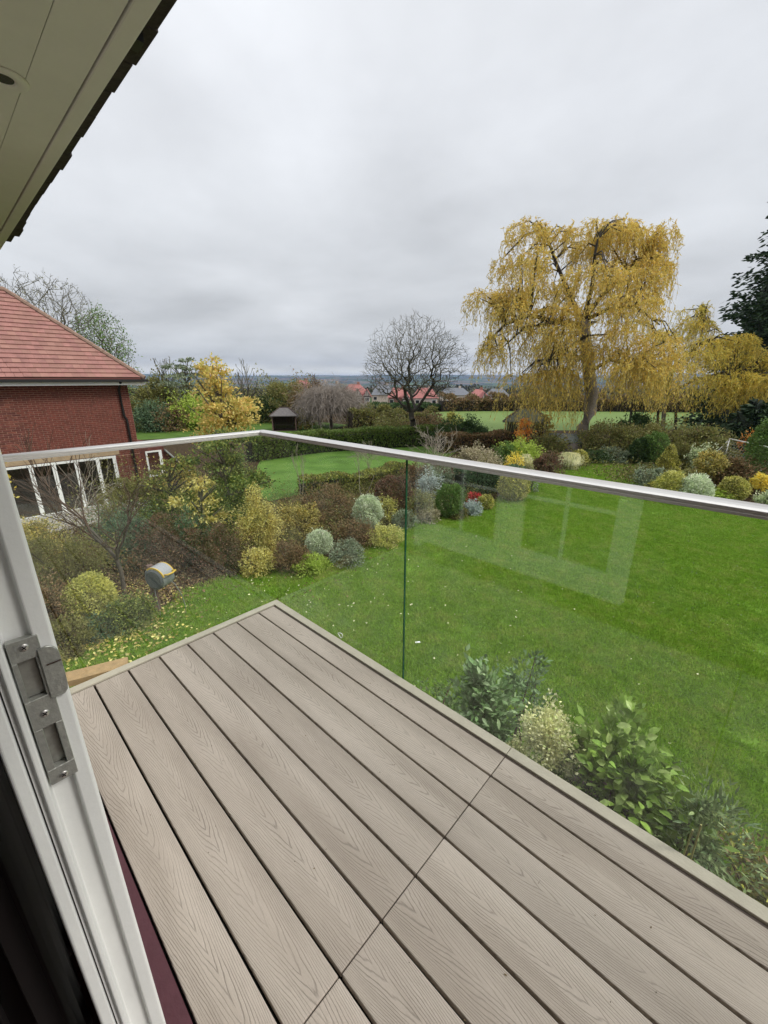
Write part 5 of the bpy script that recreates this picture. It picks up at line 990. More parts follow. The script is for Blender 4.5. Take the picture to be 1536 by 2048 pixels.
# ---- willows
MP = .0345
def willow(name, label, base, limbs, lobes, seed, cols, trunk):
    rng = np.random.default_rng(seed); t = thing(name, label, 'tree', base)
    mb = MB(); mb.tube([p for p in trunk], list(np.linspace(.42, .30, len(trunk))) if seed == 50 else list(np.linspace(.16, .1, len(trunk))), 12); obj('trunk', mb, plain('willow_bark_%d' % seed, (.24, .21, .18), .9, .4, 14, .8, 30), t, smooth=True)
    A, B, ra, rb = [], [], [], []
    for L_, r0 in limbs:
        P = [np.array(p) for p in L_]
        for i in range(len(P) - 1):
            k = 3
            for j in range(k):
                a = P[i] + (P[i + 1] - P[i]) * j / k; b = P[i] + (P[i + 1] - P[i]) * (j + 1) / k
                f0 = (i + j / k) / (len(P) - 1); f1 = (i + (j + 1) / k) / (len(P) - 1); A.append(a); B.append(b); ra.append(r0 * (1 - .75 * f0)); rb.append(r0 * (1 - .75 * f1))
    V = []; TA, TB = [], []; limbpts = np.array(A)
    sub = []
    for (c, rx, rz, doff, n, ln, dens) in lobes:
        for w_ in range(4):
            a_ = rng.uniform(0, 6.283); q_ = rng.uniform(.35, .85); sub.append((np.array(c) + Rh * rx * q_ * math.cos(a_) + Up * rz * q_ * math.sin(a_) + Fh * rx * .5 * rng.normal(), rx * rng.uniform(.34, .62), rz * rng.uniform(.34, .62), doff, int(n * rng.uniform(.13, .31)), ln * rng.uniform(.7, 1.25), dens))
    for (c, rx, rz, doff, n, ln, dens) in sub:
        c = np.array(c) + Fh * doff; d = unit(rng.normal(size=(n, 3))); d[:, 2] = np.where(d[:, 2] < -.2, -d[:, 2], d[:, 2])
        S = c + (Rh[None] * (d @ Rh)[:, None] * rx + Fh[None] * (d @ Fh)[:, None] * rx * .85 + Up[None] * d[:, 2:3] * rz) * (rng.uniform(.35, 1, n) ** .6)[:, None]
        for j in rng.integers(0, n, max(4, n // 22)):
            s0 = limbpts[np.argmin(((limbpts - S[j]) ** 2).sum(1))]; mid = (s0 + S[j]) / 2 + Up * .35; A += [s0, mid]; B += [mid, S[j]]; ra += [.045, .03]; rb += [.03, .014]
        Ln = ln * rng.uniform(.5, 1.25, n); hout = d * np.array([1, 1, 0]); m = 7
        Q = [S]
        for q in range(1, m + 1):
            u = q / m; Q.append(S + hout * (Ln * .28 * (1 - (1 - u) ** 2))[:, None] + Up * (Ln * (.22 * u - .95 * u * u))[:, None] + rng.normal(size=(n, 3)) * .02 * q)
        per = max(1, int(dens))
        for q in range(m):
            a, b = Q[q], Q[q + 1]; TA.append(a); TB.append(b)
            for w_ in range(per):
                f = rng.uniform(0, 1, n)[:, None]; C = a + (b - a) * f + rng.normal(size=(n, 3)) * .025; D = unit(b - a) * .95 + rng.normal(size=(n, 3)) * .24 + np.array([0, 0, -.25])
                keep = C[:, 2] > ZG + .6; V.append(leaf_quads(C[keep], D[keep], rng.uniform(.10, .22, keep.sum()), rng.uniform(.028, .05, keep.sum()), rng))
    V = np.concatenate(V); link('foliage', quad_mesh('foliage', V, LMT(cols, .45)), t)
    TA = np.concatenate(TA); TB = np.concatenate(TB); k = len(TA)
    link('branches', segs_mesh('branches', A, B, ra, rb, BARKD, 6), t)
    sel = rng.uniform(size=k) < .9; link('twigs', segs_mesh('twigs', TA[sel], TB[sel], np.full(sel.sum(), .007), np.full(sel.sum(), .006), plain('willow_twig_%d' % seed, (.42, .34, .10), .7, .3, 3), 3), t)
    adopt(t)
B1 = '1145,905'
willow('willow_tree', 'great yellow weeping willow with a leaning grey trunk', (-6.422, 24.275, -3.000), [
  ([(-6.502, 25.904, 0.770), (-7.205, 25.242, 4.608)], .26),
  ([(-7.176, 25.269, 4.346), (-7.890, 23.774, 4.404), (-8.964, 22.215, 4.730), (-9.830, 21.125, 4.204), (-10.665, 20.341, 3.058)], .17),
  ([(-7.890, 23.774, 4.404), (-8.887, 21.601, 4.046), (-9.553, 20.288, 2.878)], .10),
  ([(-7.205, 25.242, 4.608), (-8.090, 25.233, 5.996), (-9.053, 24.877, 7.859), (-9.464, 24.490, 8.968), (-9.823, 24.152, 9.570)], .14),
  ([(-7.170, 25.275, 4.477), (-6.815, 24.922, 6.295), (-6.703, 24.341, 7.604), (-6.646, 24.395, 8.736)], .15),
  ([(-7.142, 25.301, 4.608), (-6.694, 26.409, 5.980), (-5.954, 27.791, 7.231), (-4.969, 28.718, 8.360)], .16),
  ([(-7.101, 25.340, 4.608), (-5.902, 25.095, 4.981), (-4.694, 25.544, 5.103), (-3.464, 26.015, 4.117)], .13),
  ([(-6.614, 25.798, 1.766), (-5.484, 25.488, 2.420), (-4.135, 25.384, 1.994), (-3.608, 25.880, 1.083)], .11),
  ([(-6.677, 25.739, 2.323), (-7.196, 23.191, 2.913), (-7.610, 21.429, 2.103)], .10),
  ([(-6.942, 25.490, 3.550), (-7.563, 27.651, 4.579), (-7.648, 29.630, 5.051)], .10),
 ], [
  ((-8.745, 23.794, 7.736), 82*MP, 62*MP, .8, 420, 1.7, 4), ((-7.346, 25.109, 8.614), 62*MP, 34*MP, 0, 240, 1.5, 3), ((-5.933, 26.439, 7.618), 86*MP, 50*MP, .6, 460, 1.9, 4),
  ((-4.636, 27.658, 7.378), 38*MP, 55*MP, .5, 240, 2.2, 4), ((-9.841, 22.763, 6.390), 56*MP, 48*MP, -.8, 260, 1.8, 3), ((-10.605, 22.044, 4.995), 52*MP, 40*MP, -1.2, 260, 2.2, 3),
  ((-11.166, 21.517, 3.546), 26*MP, 34*MP, -1.4, 90, 2.0, 3), ((-8.217, 24.290, 5.382), 80*MP, 40*MP, -1.8, 280, 2.2, 4), ((-6.290, 26.103, 5.639), 80*MP, 42*MP, -1.6, 330, 2.4, 4),
  ((-9.285, 23.285, 3.278), 62*MP, 42*MP, -1.6, 260, 3.0, 3), ((-7.881, 24.606, 3.008), 66*MP, 40*MP, -2.6, 250, 2.6, 4), ((-5.950, 26.422, 2.874), 66*MP, 42*MP, -2.2, 330, 3.0, 4),
  ((-7.089, 25.351, 3.550), 90*MP, 40*MP, 2.4, 170, 2.4, 3), ((-4.753, 27.548, 1.908), 46*MP, 36*MP, -2.2, 160, 2.6, 4), ((-8.562, 23.966, 1.055), 60*MP, 25*MP, -1.8, 190, 2.9, 3), ((-9.380, 23.197, 1.763), 44*MP, 22*MP, -1.8, 160, 3.4, 3), ((-4.504, 27.782, 8.098), 26*MP, 26*MP, .5, 120, 2.0, 4)],
 50, 'willow', [(-6.399, 23.989, -3.050), (-6.739, 25.681, -2.373), (-6.534, 25.873, -1.541), (-6.309, 26.085, -0.547), (-6.359, 26.038, 0.481), (-6.630, 25.783, 1.906), (-6.912, 25.518, 3.281), (-7.184, 25.262, 4.608)])
willow('willow_tree', 'smaller golden willow between the great willow and the dark fir', (-3.639, 34.553, -3.000), [
  ([(-3.968, 34.244, -0.005), (-3.825, 34.378, 2.327), (-2.791, 35.351, 3.609), (-2.923, 35.226, 5.767)], .12), ([(-3.892, 34.315, 0.336), (-2.556, 34.748, 1.344), (-1.110, 35.559, 1.824), (0.025, 36.627, 1.024)], .12),
  ([(-3.969, 34.243, 0.335), (-4.377, 33.859, 2.650), (-4.745, 33.513, 4.235)], .10), ([(-3.968, 34.244, -0.005), (-5.135, 33.832, 1.002), (-5.700, 33.301, 1.340)], .08)], [
  ((-4.842, 33.421, 4.390), 42*MP, 34*MP, 0, 200, 1.6, 3), ((-3.103, 35.057, 4.701), 46*MP, 34*MP, .4, 220, 1.8, 3), ((-2.902, 35.247, 5.918), 12*MP, 16*MP, 0, 30, 1.6, 3), ((-3.429, 34.750, 2.972), 66*MP, 36*MP, -.8, 300, 2.2, 3),
  ((-1.120, 36.922, 3.294), 56*MP, 36*MP, -.4, 330, 2.0, 4), ((-1.352, 36.704, 1.178), 86*MP, 26*MP, -1.4, 520, 2.2, 5), ((-0.024, 37.953, 2.168), 34*MP, 38*MP, -.6, 170, 2.2, 3), ((-4.023, 34.192, 1.176), 56*MP, 30*MP, -1.0, 240, 2.4, 3), ((-5.435, 32.864, 2.163), 34*MP, 36*MP, .5, 140, 2.4, 3)],
 51, 'willow2', [(-3.546, 34.096, -3.050), (-3.804, 34.397, -1.744), (-3.968, 34.244, -0.005), (-3.997, 34.217, 1.009)])
for i, (a, b) in enumerate(((( (-2.885, 34.262, -3.000)), ((-3.320, 33.853, 0.361))), (((-4.037, 34.175, -3.000)), ((-4.302, 33.926, 0.165))), (((-6.486, 36.828, -3.000)), ((-6.599, 36.721, 0.210))))):
    tt = thing('slim_trunk', ('thin dark stem right of the smaller willow trunk', 'thin dark stem left of the smaller willow trunk', 'ivy-clad stem halfway between the two willows')[i], 'tree trunk', a); obj('trunk', MB().tube([a, tuple((np.array(a) + np.array(b)) / 2 + np.array([.05, 0, 0])), b], [.11, .09, .07], 8), BARKD, tt); adopt(tt)
# ---- tall dark fir at the right edge
def fir(name, label, base, h, R, seed, n):
    rng = np.random.default_rng(seed); t = thing(name, label, 'tree', base); x, y, z = base; nb = int(60 + 50 * h); V = []; A, B = [], []
    for i in range(nb):
        u = .03 + .95 * (i / nb) ** 1.0; a = rng.uniform(0, 6.283); rr_ = R * (1 - u) ** (.42 if h > 10 else .72) * rng.uniform(.78, 1.12) + .1; hz = z + u * h; k = max(6, int(n / nb * (1 - u) ** .5 * 1.5)); f = rng.uniform(.25, 1, k) ** .45
        dirv = np.array([math.cos(a), math.sin(a), 0]); P0 = np.array([x, y, hz]); droop = -.16 * f ** 2 * rr_ + .12 * f ** 4 * rr_
        C = P0 + dirv * (f * rr_)[:, None] + Up * droop[:, None] + np.cross(dirv, Up) * (rng.normal(size=k) * .26 * rr_ * (1.15 - f) * .9)[:, None] + Up * (rng.normal(size=k) * .16)[:, None]
        V.append(leaf_quads(C, dirv + Up * -.22 + rng.normal(size=(k, 3)) * .35, rng.uniform(.25, .50, k), rng.uniform(.12, .20, k), rng)); A.append(P0); B.append(P0 + dirv * rr_ * .85 + Up * -.1 * rr_)
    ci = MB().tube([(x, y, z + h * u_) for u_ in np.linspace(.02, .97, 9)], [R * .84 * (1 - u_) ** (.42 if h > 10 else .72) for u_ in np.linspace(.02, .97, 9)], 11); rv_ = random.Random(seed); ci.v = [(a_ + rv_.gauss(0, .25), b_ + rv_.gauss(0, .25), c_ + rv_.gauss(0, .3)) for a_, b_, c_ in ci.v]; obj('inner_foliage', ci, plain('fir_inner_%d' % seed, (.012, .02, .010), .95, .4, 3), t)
    link('foliage', quad_mesh('foliage', np.concatenate(V), LMT('fir', .05)), t); link('branches', segs_mesh('branches', A, B, np.full(nb, .05), np.full(nb, .015), BARKD, 3), t); obj('trunk', MB().tube([base, (x, y, z + h * .97)], [.35, .04], 10), BARKD, t); adopt(t)
fir('fir_tree', 'tall very dark fir filling the right edge of the view', (5.582, 46.657, -3.000), 29.5, 9.6, 60, 82000)
fir('fir_tree', 'low dark spruce under the fir, behind the goal', (1.110, 32.378, -3.000), 3.0, 2.0, 61, 5000)
# ---- loose undergrowth between the shrubs
def undergrowth(label, pts, n, hmax, cols, L, seed):
    rng = np.random.default_rng(seed); P = []
    for (c, sp_) in pts:
        k = n // len(pts); P.append(np.array([c[0], c[1], ZG]) + np.stack([rng.normal(size=k) * sp_, rng.normal(size=k) * sp_, rng.uniform(0, 1, k) ** 1.4 * hmax], 1))
    C = np.concatenate(P); lump_ = .5 + .5 * np.sin(C[:, 0] * 3.1 + 1) * np.sin(C[:, 1] * 2.7); C[:, 2] = ZG + (C[:, 2] - ZG) * (.35 + .9 * lump_); D = rng.normal(size=C.shape) + np.array([0, 0, .8])
    o = link('undergrowth', quad_mesh('undergrowth', leaf_quads(C, D, L * rng.uniform(.6, 1.4, len(C)), L * .45 * rng.uniform(.6, 1.3, len(C)), rng), LMT(cols)), kind='stuff'); tag(o, label, 'undergrowth')
undergrowth('loose brown and green undergrowth filling the bed at left', [((-9.348, -0.121, -3.000), .6), ((-9.721, 1.108, -3.000), .7), ((-9.489, 2.261, -3.000), .8), ((-8.948, 3.283, -3.000), .8), ((-7.399, -0.128, -3.000), .35), ((-8.102, 1.420, -3.000), .5), ((-12.672, 2.171, -3.000), 1.1)], 24000, .7, 'brown', .06, 301)
undergrowth('wiry brown undergrowth filling the middle of the curved bed', [((-7.495, 4.655, -3.000), .7), ((-7.313, 5.952, -3.000), .8), ((-7.342, 7.208, -3.000), .7), ((-7.248, 8.779, -3.000), .6), ((-9.418, 6.728, -3.000), .9), ((-9.350, 8.519, -3.000), .9)], 26000, .6, 'mixed', .06, 302)
undergrowth('mottled undergrowth behind the scarlet shrub', [((-6.598, 10.223, -3.000), .6), ((-6.031, 11.658, -3.000), .7), ((-8.407, 10.907, -3.000), .8), ((-6.007, 14.292, -3.000), .7)], 14000, .5, 'mixed', .06, 303)
undergrowth('low border plants beyond the rail at right', [((-1.537, 20.404, -3.000), .9), ((0.200, 21.390, -3.000), 1.2), ((1.460, 23.241, -3.000), 1.2), ((-5.018, 24.921, -3.000), 1.6), ((-6.741, 21.185, -3.000), 1.2), ((-8.951, 19.089, -3.000), 1.6), ((-0.787, 25.870, -3.000), 1.4)], 26000, .5, 'mixed', .12, 304)
undergrowth('dark undergrowth below the trees behind the neighbour lawn', [((-44.262, 13.805, -3.000), 2.2), ((-41.942, 17.421, -3.000), 2.5), ((-40.929, 21.395, -3.000), 2.2)], 12000, 1.4, 'olive', .2, 305)
# ================================================================ garden buildings and objects
SHG = plain('felt_green', (.085, .095, .065), .9, .25, 6, .3); SLT = plain('grey_shingle', (.13, .12, .115), .85, .25, 6, .3)
def hut(name, label, base, w, d, he, hr, roofm, wallm, style, rot=0.0):
    t = thing(name, label, 'garden house', base); x, y, z = base; yawr = YAW + rot
    def mk(nm_, mb, mat, par=t):
        o = obj(nm_, mb, mat, par); return o
    M = Matrix.Translation((x, y, z)) @ Matrix.Rotation(yawr, 4, 'Z')
    def box(nm_, x0, x1, y0, y1, z0, z1, mat, par=t): return mk(nm_, MB().box(x0, x1, y0, y1, z0, z1, M), mat, par)
    hw, hd = w / 2, d / 2; ov = .16
    v = [(-hw - ov, -hd - ov, he), (hw + ov, -hd - ov, he), (hw + ov, hd + ov, he), (-hw - ov, hd + ov, he), (-w * .16, 0, hr), (w * .16, 0, hr), (-hw - ov, -hd - ov, he - .07), (hw + ov, -hd - ov, he - .07), (hw + ov, hd + ov, he - .07), (-hw - ov, hd + ov, he - .07)]
    mb = MB(); mb.v = [tuple(M @ Vector(q)) for q in v]; mb.f = [(0, 1, 5, 4), (1, 2, 5), (2, 3, 4, 5), (3, 0, 4), (6, 7, 1, 0), (7, 8, 2, 1), (8, 9, 3, 2), (9, 6, 0, 3), (9, 8, 7, 6)]
    rf = mk('roof', mb, roofm)
    mk('ridge', MB().box(-w * .17, w * .17, -.05, .05, hr - .02, hr + .05, M), DARKW, rf)
    for sx_, sy_ in ((-1, -1), (1, -1), (1, 1), (-1, 1)):
        a = M @ Vector((sx_ * (hw + ov), sy_ * (hd + ov), he + .02)); b = M @ Vector((sx_ * w * .16, 0, hr + .02)); mk('hip_trim', MB().tube([a, b], .035, 5), DARKW, rf)
    for a_ in (-hw + .05, -hw * .33, hw * .33, hw - .05):
        if style == 'open' and abs(a_) < hw * .5: continue
        box('post', a_ - .045, a_ + .045, -hd, -hd + .09, 0, he - .07, wallm)
    for a_ in (-hw + .05, hw - .05): box('post', a_ - .045, a_ + .045, hd - .09, hd, 0, he - .07, wallm)
    k = int(w / .14)
    for i in range(k): box('plank', -hw + i * w / k + .005, -hw + (i + 1) * w / k - .005, hd - .03, hd, .05, he - .08, DARKW)
    k2 = int(d / .16)
    for s_ in (-1, 1):
        for i in range(k2): box('plank', s_ * hw - (.02 if s_ > 0 else 0), s_ * hw + (.02 if s_ < 0 else 0), -hd + .1 + i * (d - .2) / k2 + .005, -hd + .1 + (i + 1) * (d - .2) / k2 - .005, .05, .85 if style != 'open' else he - .08, wallm)
    if style != 'open':
        box('rail', -hw + .1, hw - .1, -hd + .01, -hd + .07, .78, .86, wallm)
        kk = int(w / .22)
        for i in range(kk): a_ = -hw + .12 + i * (w - .24) / kk; box('baluster', a_ + .08, a_ + .12, -hd + .02, -hd + .06, .06, .78, wallm)
    else:
        box('bench', -hw + .2, hw - .2, hd - .45, hd - .08, .38, .43, WOODB)
    box('floor', -hw, hw, -hd, hd, .0, .05, DARKW)
    adopt(t)
hut('garden_shelter', 'small open-fronted shelter with a grey hipped roof', (-30.137, 20.032, -3.000), 2.1, 1.7, 1.35, 2.0, SLT, WOODB, 'open', .15)
hut('summerhouse', 'dark timber summerhouse with a green felt hipped roof and balustrade', (-10.138, 25.795, -3.000), 2.6, 2.2, 1.75, 2.55, SHG, WOODB, 'rail', -.35)
tiers('maple_tree', 'small vivid orange tree in front of the summerhouse', (-9.164, 23.380, -3.000, 2.122, 0.566), [(.85, 0, .8, .12, 260), (.6, .1, 1.0, .15, 320), (.42, -.1, .8, .12, 160)], 'orange', .1, 71, TWIGP)
tiers('maple_tree', 'paler orange-brown tree at the right side of the summerhouse', (-8.582, 25.255, -3.000, 2.349, 0.554), [(.88, 0, .7, .1, 160), (.65, 0, 1.0, .15, 260), (.42, .1, .9, .13, 180)], 'ochre', .1, 72, TWIGP)
sh = thing('garden_store', 'low grey-green pitched store half hidden left of the willow trunk', 'store', (-7.222, 25.223, -3.000))
bx_ = (-7.222, 25.223, -3.000)
M = Matrix.Translation(bx_) @ Matrix.Rotation(YAW - .3, 4, 'Z'); GST = plain('store_green', (.06, .08, .07), .6, .2, 5)
obj('body', MB().box(-.9, .9, -.6, .6, 0, .7, M), GST, sh); mb = MB(); mb.v = [tuple(M @ Vector(q)) for q in ((-1, -.7, .7), (1, -.7, .7), (1, .7, .7), (-1, .7, .7), (-1, .2, 1.15), (1, .2, 1.15))]; mb.f = [(0, 1, 5, 4), (2, 3, 4, 5), (0, 4, 3), (1, 2, 5), (0, 3, 2, 1)]; obj('lid', mb, plain('store_lid', (.10, .125, .115), .5, .15, 5), sh); adopt(sh)
# white football goal
gp = thing('football_goal', 'small white-framed football goal partly hidden by the clipped conifer', 'goal', (0.487, 28.038, -3.000))
gA, gB = np.array((0.474, 27.442, -3.000)), np.array((2.559, 24.282, -3.000)); gh = 1.35; T = np.array([0, 0, gh])
back = unit(np.cross(gB - gA, Up)) * -.85
if back @ Fh < 0: back = -back
mb = MB().tube([gA, gA + T], .032, 8); obj('post', mb, WHITE, gp, smooth=True); obj('post', MB().tube([gB, gB + T], .032, 8), WHITE, gp, smooth=True); obj('crossbar', MB().tube([gA + T, gB + T], .032, 8), WHITE, gp, smooth=True)
obj('stay', MB().tube([gA + T * .98, gA + back * 1.0], .02, 6), WHITE, gp); obj('stay', MB().tube([gB + T * .98, gB + back], .02, 6), WHITE, gp); obj('ground_bar', MB().tube([gA + back + Up * .03, gB + back + Up * .03], .025, 6), WHITE, gp)
NA_, NB_ = [], []
for i in range(19):
    f = i / 18; a = gA + (gB - gA) * f; NA_.append(a + T); NB_.append(a + back)
for j in range(12):
    f = j / 11; NA_.append(gA + T * (1 - f) + back * f); NB_.append(gB + T * (1 - f) + back * f)
link('net', segs_mesh('net', NA_, NB_, np.full(len(NA_), .003), np.full(len(NA_), .003), plain('net_cord', (.5, .5, .48), .8, .1), 3), gp); adopt(gp)
# hose reel on its post
rp = np.array((-6.005, 0.875, -3.000)); PLG = plain('reel_grey', (.20, .22, .22), .45, .1, 8); PLD = plain('reel_dark', (.10, .115, .12), .5, .1, 8); PLY = plain('reel_yellow', (.70, .47, .06), .4, .06, 8); PLL = plain('reel_light', (.36, .37, .38), .4, .05, 8)
hp = thing('reel_post', 'short dark wooden post holding the hose reel', 'post', tuple(rp)); obj('post', MB().box(rp[0] - .05, rp[0] + .05, rp[1] - .05, rp[1] + .05, ZG - .05, ZG + 1.0), WOODB, hp); adopt(hp)
hr_ = thing('hose_reel', 'grey and yellow wall-type hose reel mounted on the post', 'hose reel', (rp[0], rp[1], ZG + .6))
c0 = Vector((rp[0], rp[1], ZG + .80)); ax = Vector((.485, -.875, 0)).normalized(); sd2 = Vector((.875, .485, 0)).normalized()   # faces the balcony
Mr = Matrix(((sd2.x, ax.x, 0, 0), (sd2.y, ax.y, 0, 0), (0, 0, 1, 0), (0, 0, 0, 1)))
MR = Matrix.Translation(c0 + sd2 * .22 + ax * .02) @ Mr
def cyl(mb, y0, y1, r0, r1, n=28, cx=0, cz=0):
    b = len(mb.v)
    for yy, r in ((y0, r0), (y1, r1)):
        for k in range(n):
            a = 2 * math.pi * k / n; mb.v.append(tuple(MR @ Vector((cx + r * math.cos(a), yy, cz + r * math.sin(a)))))
    for k in range(n): k2 = (k + 1) % n; mb.f.append((b + k, b + k2, b + n + k2, b + n + k))
    mb.f.append(tuple(b + k for k in reversed(range(n)))); mb.f.append(tuple(b + n + k for k in range(n))); return mb
obj('drum', cyl(MB(), -.14, .14, .21, .21), PLG, hr_); obj('side_cover', cyl(MB(), .141, .165, .205, .17), PLD, hr_); obj('side_cover', cyl(MB(), -.165, -.141, .17, .205), PLD, hr_)
hood = MB(); hood.prism([(.235 * math.cos(a), .235 * math.sin(a)) for a in np.linspace(.25, 2.7, 12)] + [(.20 * math.cos(a), .20 * math.sin(a)) for a in np.linspace(2.7, .25, 12)], -.12, .12, 'y'); hood.v = [tuple(MR @ Vector(v)) for v in hood.v]; obj('hood', hood, PLL, hr_)
for s_ in (-1, 1):
    tr_ = MB(); tr_.prism([(.238 * math.cos(a), .238 * math.sin(a)) for a in np.linspace(.3, 2.2, 10)] + [(.205 * math.cos(a), .205 * math.sin(a)) for a in np.linspace(2.2, .3, 10)], s_ * .13 - .009, s_ * .13 + .009, 'y'); tr_.v = [tuple(MR @ Vector(v)) for v in tr_.v]; obj('trim', tr_, PLY, hr_)
hn = MB().tube([tuple(MR @ Vector(q)) for q in ((.20, -.10, .10), (.29, -.10, .12), (.31, 0, .12), (.29, .10, .12), (.20, .10, .10))], .017, 8); obj('handle', hn, PLY, hr_, smooth=True)
obj('bracket', MB().box(rp[0] - .07, rp[0] + .09, rp[1] - .04, rp[1] + .07, ZG + .72, ZG + .92), PLG, hr_)
obj('hose', MB().tube([tuple(MR @ Vector(q)) for q in ((.22, .02, -.02), (.32, .0, -.12), (.40, -.02, -.32), (.44, -.03, -.55), (.42, -.04, -.78))], .0055, 6), PLG, hr_, smooth=True)
obj('hose', MB().tube([tuple(MR @ Vector(q)) for q in ((-.02, .15, -.20), (.0, .17, -.40), (.04, .18, -.62), (.03, .2, -.80))], .005, 6), PLG, hr_, smooth=True); adopt(hr_)
# white scrap lying on the lawn
q = (-1.596, 3.570, -3.000); M = Matrix.Translation((q[0], q[1], ZG + .035)) @ Matrix.Rotation(.9, 4, 'Z') @ Matrix.Rotation(.1, 4, 'X')
tag(bevel(obj('plastic_tag', MB().box(-.045, .045, -.018, .018, 0, .006, M), WHITE), .002), 'small white plastic strip lying on the lawn near the glass joint', 'litter')
# ---------------------------------------------------------------- fallen leaves
def litter(name, label, cols, region, n, L, seed, z=.03, mat=None):
    rng = np.random.default_rng(seed); P = []
    for (px_, py_), (sx_, sy_), k in region:
        P.append(np.stack([px_ + rng.normal(size=k) * sx_, py_ + rng.normal(size=k) * sy_, np.full(k, ZG + z) + rng.uniform(0, .03, k)], 1))
    C = np.concatenate(P); D = rng.normal(size=C.shape) * np.array([1, 1, .25]); o = link(name, quad_mesh(name, leaf_quads(C, D, rng.uniform(.6, 1.2, len(C)) * L, rng.uniform(.4, .7, len(C)) * L, rng), LMT(cols, .1)), kind='stuff'); tag(o, label, 'fallen leaves')
a1, a2, a3, a4 = (-5.882, -0.510, -3.000), (-5.984, -0.037, -3.000), (-5.432, 0.212, -3.000), (-5.658, 0.882, -3.000)
litter('fallen_leaves', 'yellow fallen leaves strewn thickly over the lawn at left', 'arch', [((a1[0], a1[1]), (.35, .35), 680), ((a2[0], a2[1]), (.3, .35), 620), ((a3[0], a3[1]), (.5, .4), 420), ((a4[0], a4[1]), (.6, .4), 200)], 0, .072, 80)
b1, b2, b3, b4, b5 = (-5.446, 1.988, -3.000), (-4.505, 3.460, -3.000), (-2.699, 6.154, -3.000), (0.144, 4.983, -3.000), (-2.198, 3.797, -3.000)
litter('scattered_leaves', 'few pale fallen leaves dotted singly across the open lawn', 'cream', [((b1[0], b1[1]), (1.2, .8), 60), ((b2[0], b2[1]), (1.2, .9), 50), ((b3[0], b3[1]), (2.2, 1.5), 60), ((b4[0], b4[1]), (2, 1.2), 24), ((b5[0], b5[1]), (1, 1), 18)], 0, .05, 81, .04)
c1, c2, c3, c4, c5, c6 = (-7.276, 0.846, -3.000), (-6.572, 1.211, -3.000), (-7.052, 2.410, -3.000), (-6.322, 3.889, -3.000), (-6.042, 6.028, -3.000), (-6.700, 0.400, -3.000)
litter('leaf_mulch', 'brown leaf litter lying on the soil of the curved bed', 'brown', [((c1[0], c1[1]), (.5, .5), 900), ((c2[0], c2[1]), (.5, .35), 700), ((c3[0], c3[1]), (.8, .5), 600), ((c4[0], c4[1]), (1, .5), 500), ((c5[0], c5[1]), (1, .7), 400), ((c6[0], c6[1]), (.3, .3), 300)], 0, .07, 82, .01)
litter('rust_leaves', 'rust-coloured fallen leaves round the foot of the reel post', 'ochre', [((c1[0], c1[1]), (.35, .35), 260), ((c2[0], c2[1]), (.4, .25), 120), ((c6[0], c6[1]), (.3, .2), 80)], 0, .065, 83, .02)
